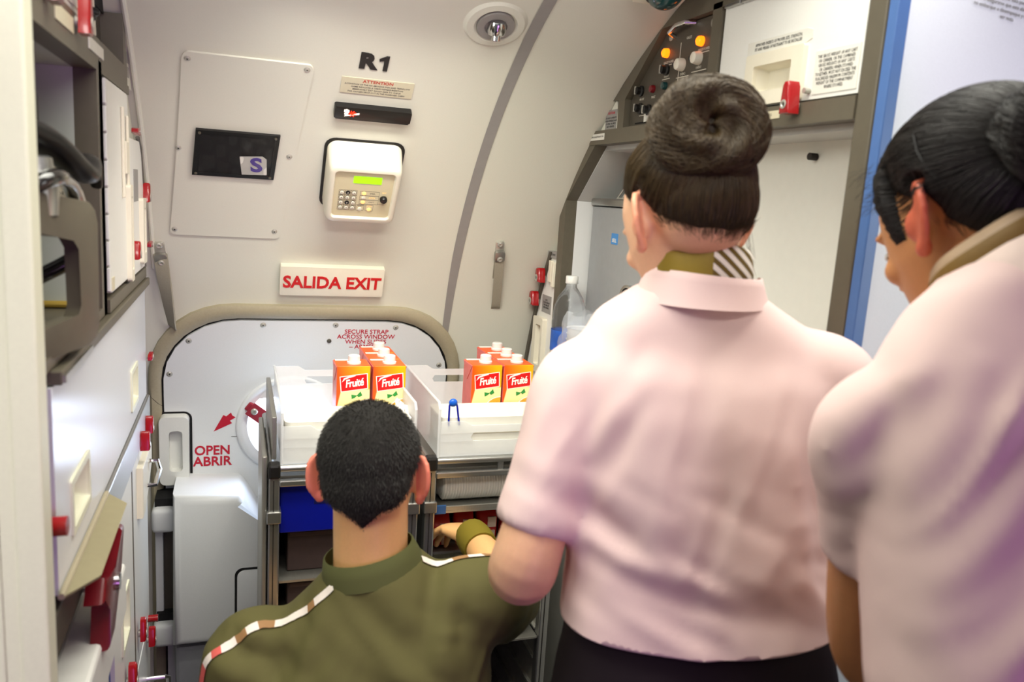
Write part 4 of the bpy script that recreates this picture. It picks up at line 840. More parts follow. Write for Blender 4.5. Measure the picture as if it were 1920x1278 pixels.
# juice cartons
def carton_mat():
    m = bpy.data.materials.new('carton_print'); m.use_nodes = True; nt = m.node_tree; b = nt.nodes['Principled BSDF']; b.inputs['Roughness'].default_value = 0.35
    N = nt.nodes.new; L = nt.links.new
    tc = N('ShaderNodeTexCoord'); sp = N('ShaderNodeSeparateXYZ'); L(tc.outputs['Object'], sp.inputs[0])
    def mth(op, a, c, clamp=False):
        n = N('ShaderNodeMath'); n.operation = op; n.use_clamp = clamp
        for i, q in enumerate((a, c)):
            if isinstance(q, (int, float)): n.inputs[i].default_value = q
            else: L(q, n.inputs[i])
        return n.outputs[0]
    def mix(f, a, c):
        n = N('ShaderNodeMix'); n.data_type = 'RGBA'; L(f, n.inputs[0])
        for i, q in ((6, a), (7, c)):
            if isinstance(q, tuple): n.inputs[i].default_value = q
            else: L(q, n.inputs[i])
        return n.outputs[2]
    x, z = sp.outputs[0], sp.outputs[2]
    g = mth('ADD', mth('MULTIPLY', x, 16), mth('ADD', mth('MULTIPLY', z, 5), -0.22), True)
    base = mix(g, rgb(255, 84, 6), rgb(255, 178, 0))
    # pale lower field with a slanted left edge
    edge = mth('ADD', mth('MULTIPLY', z, 0.22), -0.052)
    inx = mth('MULTIPLY', mth('SUBTRACT', x, edge), 400, True); inz = mth('MULTIPLY', mth('SUBTRACT', mth('ADD', 0.118, mth('MULTIPLY', x, -0.1)), z), 300, True)
    f = mth('MULTIPLY', inx, inz)
    nz = N('ShaderNodeTexNoise'); nz.inputs['Scale'].default_value = 60; L(tc.outputs['Object'], nz.inputs['Vector'])
    low = mix(mth('MULTIPLY', mth('SUBTRACT', 0.085, z), 14, True), rgb(250, 236, 168), mix(nz.outputs['Fac'], rgb(236, 190, 40), rgb(252, 224, 120)))
    L(mix(f, base, low), b.inputs['Base Color'])
    return m
M_carton = carton_mat(); M_cside = mat('carton_side_print', rgb(226, 110, 100), 0.4, var=0.08, scale=40); M_ctop = mat('carton_top_orange', rgb(246, 96, 30), 0.4, var=0.04)
def carton(loc, lab, grp):
    w, h = 0.073, 0.166; x0, y0, z0 = loc
    t = thing('juice_carton', loc, lab, 'juice carton', grp)
    b = MB(); b.box((x0-w/2, y0-w/2, z0), (x0+w/2, y0+w/2, z0+h), bev=0.0018)
    o = b.build('carton_body', [M_carton, M_cside, M_ctop], t)
    for p in o.data.polygons:
        if p.normal.z > 0.7: p.material_index = 2
        elif abs(p.normal.x) > 0.7: p.material_index = 1
    F = FM(x0, z0, y0-w/2)
    MB().box((-0.034, w*0.30+0, 0), (0.008, w*0.30+0.010, 0.0012), frame((x0, y0-0.0, z0+h), (1, 0, 0), (0, 1, 0), (0, 0, 1))).build('top_seam', M_paper, t)
    for sx in (-1, 1):
        MB().prism([(-w/2, h-0.002), (w/2, h-0.002), (0.0, h-0.040)], 0, 0.0012, frame((x0+sx*w/2, y0, z0), (0, sx, 0), (0, 0, 1), (sx, 0, 0))).build('folded_ear', M_cside, t)
    c = MB().lathe([(0.0155, 0), (0.0155, 0.004), (0.0135, 0.005), (0.0130, 0.017), (0.0115, 0.0185), (0.001, 0.0186)], 24, Matrix.Translation((x0+0.004, y0-0.006, z0+h))).build('screw_cap', M_white, t, True, 40)
    R = Matrix.Rotation(math.radians(7), 4, 'Z')
    L_ = F @ Matrix.Translation((0.002, 0.129, 0.0)) @ R
    lg = MB().prism([(-0.0315, -0.0175), (0.0285, -0.0175), (0.0305, 0.0175), (-0.0305, 0.0175)], 0, 0.0004, L_).build('logo_border', M_paper, t)
    MB().prism([(-0.0295, -0.0158), (0.0265, -0.0158), (0.0285, 0.0158), (-0.0288, 0.0158)], 0.0004, 0.0007, L_).build('logo_panel', mat('logo_red', rgb(214, 12, 14), 0.4, var=0.02), lg)
    text('logo_lettering', 'Fruité', 0.0240, L_ @ Matrix.Translation((-0.0005, -0.001, 0.0007)), M_paper, lg, bold=0.0006, shear=0.22, sx=0.78, space=0.90, ext=0.0003)
    MB().prism([(-0.022, 0.0125), (-0.027, 0.004), (-0.018, 0.0105), (0.004, 0.0145), (0.003, 0.0165), (-0.012, 0.0155)], 0.0007, 0.0012, L_).build('logo_flourish', M_paper, lg)
    b = MB(); G = F @ Matrix.Translation((0.008, 0.101, 0))
    b.prism([(-0.012, 0.001), (-0.011, -0.009), (-0.004, -0.006), (0.001, -0.001), (-0.004, -0.0005)], 0, 0.0006, G); b.prism([(0.0, -0.001), (0.008, 0.008), (0.012, -0.001), (0.004, -0.005)], 0, 0.0007, G); b.build('printed_leaf', mat('leaf_green', rgb(40, 138, 60), 0.45, var=0.06), t)
    ar = [(0.036, 0.093)] + [(0.036-0.0, 0.093)] + [] 
    pts = [(0.0362, 0.0)] 
    C0 = (0.036, 0.048); A0 = [(C0[0]+0.044*math.cos(a), C0[1]+0.044*math.sin(a)) for a in np.linspace(PI/2, PI, 14)]; A1 = [(C0[0]+0.0415*math.cos(a), C0[1]+0.0415*math.sin(a)) for a in np.linspace(PI/2, PI, 14)]
    s_ = MB().prism(A1+[(C0[0], C0[1])], 0, 0.0003, F).build('printed_orange', mat('orange_slice', rgb(244, 176, 56), 0.45, var=0.16, scale=220), t)
    MB().strip([[F @ Vector((p[0], p[1], 0.0004)) for p in A0], [F @ Vector((p[0], p[1], 0.0004)) for p in A1]]).build('orange_rind', M_paper, s_)
    return t
g1, g2 = 'juice cartons in the left drawer', 'juice cartons in the right drawer'
c0 = carton((0.2395, 1.752, 1.054), 'orange juice carton standing alone at the left of the left drawer', g1)
pos = [((0.3185, 1.752), 'front orange juice carton of the three in line in the left drawer', g1), ((0.3190, 1.828), 'middle orange juice carton of the three in line in the left drawer', g1), ((0.3195, 1.904), 'rearmost orange juice carton of the left drawer', g1),
       ((0.5450, 1.752), 'front left orange juice carton in the right drawer with its pink side in view', g2), ((0.6225, 1.752), 'front right orange juice carton in the right drawer beside the woman\'s shoulder', g2), ((0.6220, 1.828), 'middle orange juice carton of the line in the right drawer', g2), ((0.6215, 1.904), 'rearmost orange juice carton of the right drawer', g2)]
for (x, y), lab, g in pos: dup(c0, (x, y, 1.054), lab, g)
# tongs, paper, contents of the carts
t = thing('blue_tongs', (0.432, 1.588, 1.12), 'small blue tongs hooked over the white bin on the right cart', 'tongs')
b = MB(); b.tube([Vector((0.424, 1.584, 1.118)), Vector((0.424, 1.584, 1.160)), Vector((0.426, 1.585, 1.170)), Vector((0.432, 1.585, 1.174)), Vector((0.438, 1.585, 1.170)), Vector((0.441, 1.584, 1.160)), Vector((0.447, 1.583, 1.120))], 0.0022, 8); b.build('tong_arms', M_blue, t, True)
MB().ell((0.432, 1.585, 1.168), (0.0095, 0.006, 0.009), 14).build('tong_head', mat('bright_blue', rgb(20, 92, 200), 0.3), t, True)
b = MB(); rows = []
for i in range(9):
    f = i/8; rows.append([Vector((0.322+0.030*k/8+0.006*f+0.003*math.sin(k*1.9+i), 1.660-0.045*f+0.005*math.sin(k*2.3+i*1.3), 1.158-0.075*f-0.022*(k/8)**2+0.004*math.sin(i*2.1+k))) for k in range(9)])
b.strip(rows); b.thicken(0.0015); tag(b.build('crumpled_napkin', M_paper, None, True, 180), 'crumpled white napkin at the right corner of the left bin behind the man\'s head', 'napkin')
t = thing('plastic_tub', (0.21, 1.78, 0.895), 'dark blue plastic tub inside the left cart behind the man\'s head', 'tub')
b = MB(); b.box((0.082, 1.600, 0.895), (0.339, 1.606, 1.000), bev=0.002); b.box((0.082, 1.606, 0.895), (0.086, 1.95, 1.0)); b.box((0.335, 1.606, 0.895), (0.339, 1.95, 1.0)); b.box((0.086, 1.946, 0.895), (0.335, 1.95, 1.0)); b.box((0.086, 1.606, 0.895), (0.335, 1.946, 0.90)); b.build('tub_shell', M_blue, t)
MB().box((0.15, 1.5985, 0.955), (0.27, 1.600, 0.975)).build('finger_slot', mat('deep_blue', rgb(6, 14, 90), 0.5), t)
M_dbox = mat('dark_cardboard', rgb(66, 50, 48), 0.7, var=0.1)
for (x0, x1, y0, z0, z1), lab in (((0.10, 0.225, 1.64, 0.79, 0.88), 'dark cardboard box on the left inside the left cart under the blue drawer'), ((0.23, 0.33, 1.66, 0.79, 0.87), 'dark cardboard box on the right inside the left cart under the blue drawer'), ((0.10, 0.30, 1.62, 0.70, 0.775), 'dark lower box inside the left cart, beneath the two cardboard boxes')):
    t = thing('cardboard_box', ((x0+x1)/2, y0+0.1, z0), lab, 'box')
    MB().box((x0, y0, z0), (x1, y0+0.22, z1), bev=0.003).build('box_body', M_dbox, t); MB().box((x0+0.005, y0-0.001, z1-0.012), (x1-0.005, y0, z1-0.003)).build('box_flap', mat('box_edge', rgb(86, 68, 62), 0.7), t)
tag(MB().box((0.082, 1.60, 0.784), (0.339, 1.95, 0.789)).build('cart_shelf', M_alu), 'metal shelf under the two dark cardboard boxes inside the left cart', 'shelf'); tag(MB().box((0.082, 1.60, 0.694), (0.339, 1.95, 0.699)).build('cart_shelf', M_alu), 'lowest metal shelf inside the left cart, under the single dark box', 'shelf')
# right cart
t = thing('metal_tray', (0.53, 1.77, 0.925), 'grey tray carrying the wrapped cups inside the right cart', 'tray')
b = MB(); b.box((0.400, 1.575, 0.925), (0.660, 1.95, 0.930)); b.box((0.400, 1.575, 0.930), (0.660, 1.579, 0.940), bev=0.001); b.box((0.400, 1.579, 0.93), (0.404, 1.95, 0.945)); b.box((0.656, 1.579, 0.93), (0.660, 1.95, 0.945)); b.build('tray_base', M_alu, t)
MB().box((0.400, 1.572, 0.924), (0.425, 1.576, 0.944), bev=0.001).build('tray_tab', mat('tab_blue', rgb(40, 80, 130), 0.4), t)
t = thing('wrapped_cup_stack', (0.52, 1.64, 0.931), 'long stack of white cups wrapped in clear film on the tray of the right cart', 'cups')
b = MB()
for k in range(34):
    x = 0.425+0.0062*k; T = frame((x, 1.638, 0.972), (0, 1, 0), (0, 0, 1), (1, 0, 0))
    b.lathe([(0.033, 0.0), (0.0385, 0.004), (0.0385, 0.0055), (0.033, 0.006)], 24, T)
b.build('nested_cups', M_paper, t, True, 40)
b = MB(); rings = []
for i in range(25):
    f = i/24; x = 0.408+0.245*f; r = 0.0405*(0.45+0.55*min(1, f/0.12)) if f < 0.12 else 0.0405
    rings.append([Vector((x, 1.638+(r+0.0012*math.sin(3*a+i*2.1)+0.0009*math.sin(9*a+i))*math.cos(a), 0.973+(r+0.0012*math.sin(5*a-i*1.7))*math.sin(a))) for a in [2*PI*k/40 for k in range(40)]])
b.strip(rings, closed=True); b.build('cling_film', mat('cling_film', (0.9, 0.92, 0.95, 1), 0.12, trans=0.0, alpha=0.20, coat=1.0), t, True, 180)
M_pk = mat('red_packet', rgb(176, 24, 20), 0.4, var=0.08); M_pl = mat('packet_label', rgb(214, 190, 170), 0.5)
def packet(x, y, z, a, lab):
    t = thing('red_packet', (x, y, z), lab, 'packet', 'red packets inside the right cart')
    M = Matrix.Translation((x, y, z)) @ Matrix.Rotation(a, 4, 'Z')
    b = MB(); b.loft([((0, 0, 0), (0.020, 0, 0), (0, 0.010, 0)), ((0, 0, 0.006), (0.0235, 0, 0), (0, 0.022, 0)), ((0, 0, 0.05), (0.0235, 0, 0), (0, 0.024, 0)), ((0, 0, 0.064), (0.0225, 0, 0), (0, 0.012, 0)), ((0, 0, 0.072), (0.0225, 0, 0), (0, 0.002, 0))], 20, 4, M); b.build('packet_body', M_pk, t, True, 60)
    MB().box((-0.003, -0.0255, 0.032), (0.017, -0.022, 0.056), M).build('packet_label', M_pl, t); MB().box((0.001, -0.0255, 0.008), (0.015, -0.022, 0.024), M).build('packet_print', M_pl, t)
packet(0.428, 1.640, 0.826, 0.05, 'leftmost red packet at the front inside the right cart'); packet(0.488, 1.655, 0.826, -0.12, 'red packet behind the man\'s wrist inside the right cart')
for i, x in enumerate((0.545, 0.60)): packet(x, 1.66, 0.826, 0.1*i, ('third red packet from the left inside the right cart, behind the woman\'s elbow', 'last red packet on the right inside the right cart')[i])
tag(MB().box((0.400, 1.60, 0.819), (0.660, 1.95, 0.825)).build('cart_shelf', M_alu), 'metal shelf under the red packets inside the right cart', 'shelf')
tag(MB().box((0.400, 1.575, 0.600), (0.660, 1.95, 0.606), bev=0.001).build('cart_shelf', M_alu), 'metal shelf under the white trays at the bottom of the right cart', 'shelf')
def tray(z, lab):
    t = thing('white_tray', (0.575, 1.74, z), lab, 'tray', 'white meal trays stacked in the right cart')
    cx, cy, w, d, h = 0.530, 1.75, 0.215, 0.33, 0.048
    b = MB(); rings = [[Vector((cx+p[0]*f, cy+p[1]*f, zz)) for p in rrect(w, d, 0.025, 6)] for f, zz in ((0.93, z), (0.98, z+0.042), (1.02, z+0.044), (1.02, z+h), (0.97, z+h-0.001), (0.91, z+0.004))]
    b.strip(rings, closed=True); b.bm.faces.new([b.bm.verts.new(p) for p in rings[0]]); b.bm.faces.new([b.bm.verts.new(p) for p in rings[-1]]); bmesh.ops.remove_doubles(b.bm, verts=b.bm.verts[:], dist=1e-6)
    b.build('tray_shell', M_binwhite, t, True, 40, recalc=False)
tray(0.607, 'lower white meal tray by the woman\'s elbow in the right cart'); tray(0.656, 'upper white meal tray by the woman\'s elbow in the right cart')
# ------------------------------------------------------------------ people
def skin_mat(name, c): return mat(name, c, 0.48, bump=0.06, scale=220, var=0.03, sss=0.12)
def cloth_mat(name, c, var=0.02): return mat(name, c, 0.82, bump=0.12, scale=900, var=var, spec=0.25)
def hair_mat(name, c, r=0.45): return mat(name, c, r, bump=0.4, scale=70, var=0.22, spec=0.4)
def smoothpath(pts, rad, n=8):
    P = [np.array(p, float) for p in pts]; R = list(rad); out = []; ro = []
    for i in range(len(P)-1):
        p0, p1, p2, p3 = P[max(i-1, 0)], P[i], P[i+1], P[min(i+2, len(P)-1)]
        for k in range(n):
            t = k/n; out.append(Vector(0.5*((2*p1)+(-p0+p2)*t+(2*p0-5*p1+4*p2-p3)*t*t+(-p0+3*p1-3*p2+p3)*t**3))); ro.append(R[i]+(R[i+1]-R[i])*(t*t*(3-2*t)))
    out.append(Vector(P[-1])); ro.append(R[-1]); return out, ro
def limb(b, pts, rad, n=18, sy=1.0, flat=False):
    p, r = smoothpath(pts, rad); b.tube(p, r, n, sy=sy)
    b.ell(p[0], (r[0]*0.98,)*3, 14)
    if not flat: b.ell(p[-1], (r[-1]*0.98,)*3, 14)
def remesh(b, voxel, it=4, fac=0.5):
    me = bpy.data.meshes.new('tmp'); b.bm.to_mesh(me); b.bm.free()
    o = bpy.data.objects.new('tmp', me); COL.objects.link(o)
    m = o.modifiers.new('r', 'REMESH'); m.mode = 'VOXEL'; m.voxel_size = voxel
    if it: s_ = o.modifiers.new('s', 'SMOOTH'); s_.factor = fac; s_.iterations = it
    bpy.context.view_layer.update()
    r = bpy.data.meshes.new_from_object(o.evaluated_get(bpy.context.evaluated_depsgraph_get()))
    bpy.data.objects.remove(o); bpy.data.meshes.remove(me)
    q = MB(); q.bm.from_mesh(r); bpy.data.meshes.remove(r); q.bm.normal_update()
    return q
def headframe(o, yaw, pitch, roll):
    m = Matrix.Rotation(-math.radians(yaw), 4, 'Z') @ Matrix.Rotation(-math.radians(pitch), 4, 'X') @ Matrix.Rotation(math.radians(roll), 4, 'Y')
    m.translation = Vector(o); return m
def ears(b, H, s, flare, size=1.0):
    for sx in (-1, 1):
        fl = math.radians(flare); d = Vector((sx*math.sin(fl), -math.cos(fl), 0)); z = Vector((0, -0.17, 1)).normalized(); n = d.cross(z)
        c = Vector((sx*0.073, 0.004, 0.002))*s
        E = lambda u, v, w=0.0: H @ (c + (d*u + z*v + n*w)*s*size)
        pts = []
        for k in range(17):
            a = math.radians(125 - 250*k/16*1.0)
            u = 0.013 + 0.0155*math.cos(a)*(1.0 if k < 11 else 0.85); v = 0.004 + 0.030*math.sin(a); pts.append(E(u, v))
        b.tube(pts, [0.0046*s*size]*17, 8)
        b.ell(E(0.010, -0.026), (0.0085*s*size, 0.0085*s*size, 0.010*s*size), 12)
        rings = []
        M = Matrix.Identity(4); cc = E(0.0115, 0.003)
        m = Matrix((((H.to_3x3() @ d).normalized()), ((H.to_3x3() @ z).normalized()), ((H.to_3x3() @ n).normalized()))).transposed()
        b.ell(cc, (0.0155*s*size, 0.028*s*size, 0.0042*s*size), 16, rot=m)
        b.ell(E(-0.002, 0.0), (0.010*s*size, 0.018*s*size, 0.012*s*size), 12, rot=m)
def head(b, H, s=1.0, jaw=1.0):
    P = lambda x, y, z: H @ Vector((x*s, y*s, z*s)); R3 = H.to_3x3()
    b.ell(P(0, -0.012, 0.044), (0.074*s, 0.094*s, 0.080*s), 28, rot=R3)
    b.ell(P(0, -0.036, 0.010), (0.066*s, 0.066*s, 0.068*s), 24, rot=R3)
    secs = []
    for z, cy, a, d in ((0.075, 0.022, 0.060, 0.060), (0.04, 0.030, 0.068, 0.064), (0.01, 0.033, 0.068, 0.060), (-0.02, 0.034, 0.066, 0.059), (-0.052, 0.036, 0.058*jaw, 0.055), (-0.082, 0.040, 0.047*jaw, 0.048), (-0.104, 0.048, 0.032*jaw, 0.036), (-0.114, 0.052, 0.020*jaw, 0.024)):
        secs.append((P(0, cy, z), R3 @ Vector((a*s, 0, 0)), R3 @ Vector((0, d*s, 0))))
    b.loft(secs, 28, 2.2)
    b.loft([(P(0, 0.088, 0.022), R3 @ Vector((0.007*s, 0, 0)), R3 @ Vector((0, 0.008*s, 0))), (P(0, 0.099, -0.008), R3 @ Vector((0.010*s, 0, 0)), R3 @ Vector((0, 0.012*s, 0))), (P(0, 0.105, -0.028), R3 @ Vector((0.016*s, 0, 0)), R3 @ Vector((0, 0.014*s, 0))), (P(0, 0.098, -0.038), R3 @ Vector((0.012*s, 0, 0)), R3 @ Vector((0, 0.008*s, 0)))], 14)
    b.ell(P(0, 0.086, -0.056), (0.024*s, 0.010*s, 0.006*s), 14, rot=R3); b.ell(P(0, 0.086, -0.068), (0.021*s, 0.011*s, 0.007*s), 14, rot=R3)
    for sx in (-1, 1): b.ell(P(sx*0.032, 0.084, 0.022), (0.022*s, 0.010*s, 0.007*s), 14, rot=R3); b.ell(P(sx*0.040, 0.070, -0.022), (0.022*s, 0.018*s, 0.018*s), 14, rot=R3)
def face_parts(parent, H, s, lashcol):
    P = lambda x, y, z: H @ Vector((x*s, y*s, z*s)); R3 = H.to_3x3()
    for sx in (-1, 1):
        e = MB().ell(P(sx*0.031, 0.0865, 0.002), (0.0115*s, 0.009*s, 0.0065*s), 16, rot=R3).build('eye', mat('eye_white', rgb(226, 222, 216), 0.2), parent, True, 180)
        MB().ell(P(sx*0.031, 0.0925, 0.001), (0.0050*s, 0.0035*s, 0.0050*s), 12, rot=R3).build('iris', mat('iris_brown', rgb(50, 30, 18), 0.15), e, True, 180)
        MB().tube([P(sx*(0.020+0.006*k), 0.0945-0.0028*k*(k-1)/3, 0.0075+0.0012*k-0.0009*k*k) for k in range(5)], [0.0012*s]*5, 6).build('eyelash', lashcol, e, True)
        MB().tube([P(sx*(0.014+0.009*k), 0.0965-0.0016*k*k*0.7, 0.024+0.004*k-0.0012*k*k) for k in range(5)], [0.0022*s, 0.003*s, 0.003*s, 0.0024*s, 0.0012*s], 6).build('eyebrow', lashcol, parent, True)
    MB().tube([P(-0.022+0.0055*k, 0.0955-0.00045*(k-4)**2, -0.0615-0.0006*abs(k-4)) for k in range(9)], [0.0018*s]+[0.0042*s]*7+[0.0018*s], 8).build('lips', mat('lip_rose', rgb(178, 100, 92), 0.4), parent, True, 180)
def hand(b, W_, d, up, s=1.0, curl=0.5, side=1):
    # W_ wrist point, d pointing along the hand, up the back of the hand
    d = Vector(d).normalized(); up = (Vector(up) - d*Vector(up).dot(d)).normalized(); r = d.cross(up)*side; W_ = Vector(W_)
    b.loft([(W_, r*0.026*s, up*0.019*s), (W_+d*0.03*s, r*0.034*s, up*0.017*s), (W_+d*0.065*s, r*0.041*s, up*0.014*s), (W_+d*0.088*s, r*0.038*s, up*0.011*s)], 18, 2.6)
    for i, (o, L) in enumerate(((-0.030, 0.070), (-0.010, 0.079), (0.010, 0.074), (0.029, 0.058))):
        p = W_ + d*0.082*s + r*o*s; a = 0.25*curl; pts = [p - d*0.015*s, p]
        for f in (0.45, 0.30, 0.25):
            a += curl*0.75; p = p + (d*math.cos(a) - up*math.sin(a))*L*f*s + r*o*0.10*s; pts.append(p.copy())
        b.tube(pts, [0.0095*s, 0.0095*s, 0.0088*s, 0.0080*s, 0.0062*s], 10); b.ell(pts[-1], (0.0062*s,)*3, 8)
    t0 = W_ + d*0.022*s - r*0.026*s; t1 = t0 + (d*0.6 - r*0.75 - up*0.25).normalized()*0.036*s; t2 = t1 + (d*0.9 - r*0.25 - up*0.35).normalized()*0.030*s; t3 = t2 + (d*0.95 + r*0.1 - up*0.4).normalized()*0.022*s
    b.tube([t0, t1, t2, t3], [0.013*s, 0.011*s, 0.0095*s, 0.0065*s], 10); b.ell(t3, (0.0065*s,)*3, 8)
def folds(q, c, r, F, lst, side_dot=0.15):
    # press soft creases and ridges into the cloth on the back of the garment
    vs = q.bm.verts[:]; q.bm.normal_update()
    A = np.array([v.co[:] for v in vs]); N = np.array([v.normal[:] for v in vs])
    r = np.array(r, float); r /= np.linalg.norm(r); F = np.array(F, float); F /= np.linalg.norm(F)
    uv = np.c_[(A - np.array(c)) @ r, A[:, 2]]; back = np.clip(-(N @ F)*2.2 + side_dot, 0, 1); D = np.zeros(len(A))
    for (x0, z0, x1, z1), w, h in lst:
        a, e = np.array((x0, z0)), np.array((x1-x0, z1-z0)); L = np.linalg.norm(e)
        t = np.clip(((uv-a) @ e)/(L*L), 0, 1); p = a + t[:, None]*e; dd = np.linalg.norm(uv-p, axis=1)
        D += h*np.exp(-(dd/w)**2)*(0.35+0.65*np.sin(PI*np.clip(t*0.9+0.05, 0, 1)))
    for v, n_, d_, k in zip(vs, N, D, back): v.co += Vector(n_)*float(d_*k)
def noise_cloth(q, amp, f):
    from mathutils import noise
    q.bm.normal_update()
    for v in q.bm.verts: v.co += v.normal*(noise.noise(v.co*f)*amp + noise.noise(v.co*f*2.3)*amp*0.4)
def drape(q, c, r, F, ang, f, st, amp, z0, z1, seed=0.0):
    # long soft creases running along one direction of the cloth
    from mathutils import noise
    q.bm.normal_update(); c = Vector(c); r = Vector(r).normalized(); F = Vector(F).normalized(); ca, sa = math.cos(ang), math.sin(ang); mv = []
    for v in q.bm.verts:
        u = (v.co-c).dot(r); z = v.co.z; k = max(0, min(1, (z-z0)/0.06))*max(0, min(1, (z1-z)/0.06))
        if k <= 0: mv.append(0); continue
        a = u*ca + z*sa; b_ = -u*sa + z*ca; w = noise.noise(Vector((a*f/st, b_*f, seed)))
        n2 = noise.noise(Vector((a*f/st+3+w*0.5, b_*f+w*0.6, seed+7)))
        rid = math.exp(-(n2/0.20)**2)
        m = 0.5+0.9*noise.noise(Vector((u*7, z*7, seed+3)))
        mv.append((rid-0.35)*amp*k*max(0, m)*max(0.15, min(1, 0.4-v.normal.dot(F))))
    for v, d in zip(q.bm.verts, mv): v.co += v.normal*d
    for _ in range(3): bmesh.ops.smooth_vert(q.bm, verts=q.bm.verts[:], factor=0.5, use_axis_x=True, use_axis_y=True, use_axis_z=True)
def cut(q, co, no, near, rad, clear_out=True):
    near = Vector(near)
    fs = [f for f in q.bm.faces if (f.calc_center_median()-near).length < rad]
    g = fs + list({e for f in fs for e in f.edges}) + list({v for f in fs for v in f.verts})
    bmesh.ops.bisect_plane(q.bm, geom=g, plane_co=co, plane_no=no, clear_outer=clear_out)
def solid(o, t):
    m = o.modifiers.new('thickness', 'SOLIDIFY'); m.thickness = t; m.offset = -1; m.use_rim = True
def hair_cap(body_q, H, s, mask, thick, name, m, parent, jitter=0.0008, tp=0.22):
    # hair shell lifted off the head surface where mask(x, y, z) > 0
    from mathutils import noise
    Hi = H.inverted(); b = MB(); src = body_q.bm; mp = {}; src.normal_update()
    val = {v: mask(*((Hi @ v.co)/s)) if (v.co-H.translation).length < 0.24*s else -1 for v in src.verts}
    keep = [f for f in src.faces if max(val[v] for v in f.verts) > 0]
    lo, hi = {}, {}
    for f in keep:
        for v in f.verts:
            if v not in hi:
                k = max(0.0, min(1.0, val[v]/tp)); k = k**0.6
                hi[v] = b.bm.verts.new(v.co + v.normal*(thick*k - 0.0015*(1-k) + jitter*noise.noise(v.co*260)*k))
    for f in keep: b.bm.faces.new([hi[v] for v in f.verts])
    o = b.build(name, m, parent, True, 180); return o
def strands(name, paths, m, parent, r0=0.0006):
    c = bpy.data.curves.new(name, 'CURVE'); c.dimensions = '3D'; c.bevel_depth = r0; c.bevel_resolution = 0; c.resolution_u = 1
    off = org(parent)
    for P in paths:
        sp = c.splines.new('POLY'); sp.points.add(len(P)-1)
        for i, (p, q) in enumerate(zip(sp.points, P)): p.co = (*(Vector(q)-off), 1); p.radius = 1.0 if 0 < i < len(P)-1 else 0.3
    o = bpy.data.objects.new(name, c); COL.objects.link(o); bpy.context.view_layer.update()
    me = bpy.data.meshes.new_from_object(o.evaluated_get(bpy.context.evaluated_depsgraph_get())); bpy.data.objects.remove(o); bpy.data.curves.remove(c)
    o = bpy.data.objects.new(name, me); COL.objects.link(o); o.parent = parent; me.materials.append(m); ORG[o.name] = off
    for p in me.polygons: p.use_smooth = True
    return o
def flow_strands(body_q, H, s, mask, goal, thick, n, steps, step, rng, spread=0.0, tp=0.22):
    # strands combed over the hair shell towards goal (local), starting at random places of the masked scalp
    bvh = BVHTree.FromBMesh(body_q.bm); Hi = H.inverted(); G = H @ (Vector(goal)*s); R3 = H.to_3x3()
    vs = [v for v in body_q.bm.verts if (v.co-H.translation).length < 0.24*s and mask(*((Hi @ v.co)/s)) > 0.02]; out = []
    for i in range(n):
        p = rng.choice(vs).co.copy(); P = []; lift = thick*(0.9+0.25*rng.random()); sw = Vector((rng.uniform(-1, 1), rng.uniform(-1, 1), rng.uniform(-1, 1)))*spread
        for k in range(steps):
            h = bvh.find_nearest(p)
            if h[0] is None: break
            q, nn = h[0], h[1]; mk = mask(*((Hi @ q)/s)); f = max(0, min(1, mk/tp))**0.6
            P.append(q + nn*(lift*f + 0.0002))
            d = (G - q); 
            if d.length < 0.03*s: break
            d = d.normalized() + sw; d = (d - nn*d.dot(nn))
            if d.length < 1e-4: break
            p = q + d.normalized()*step
        if len(P) > 3: out.append(P)
    return out
def nape_fuzz(name, body_q, H, s, mask, n, m, parent, rng, L=0.012):
    # short fine hairs that soften the hairline at the nape
    Hi = H.inverted(); cand = []
    for v in body_q.bm.verts:
        if (v.co-H.translation).length > 0.2*s: continue
        p = (Hi @ v.co)/s
        if p.y > 0.0 or abs(p.x) > 0.072: continue
        k = mask(*p)
        if -0.20 < k < 0.06: cand.append((v, 1+k/0.20))
    out = []; up = H.to_3x3() @ Vector((0, -0.15, 1))
    while len(out) < n:
        v, w = rng.choice(cand)
        if rng.random() > w*w: continue
        nn = v.normal; d = (up - nn*up.dot(nn)).normalized() + Vector((rng.uniform(-.3, .3), rng.uniform(-.3, .3), 0)); l = L*rng.uniform(0.5, 1.2)
        p = v.co + Vector((rng.uniform(-.002, .002), rng.uniform(-.002, .002), rng.uniform(-.002, .002)))
        out.append([p - nn*0.0003, p + d*l*0.5 + nn*0.0012, p + d*l + nn*0.0018])
    return strands(name, out, m, parent, 0.00022)
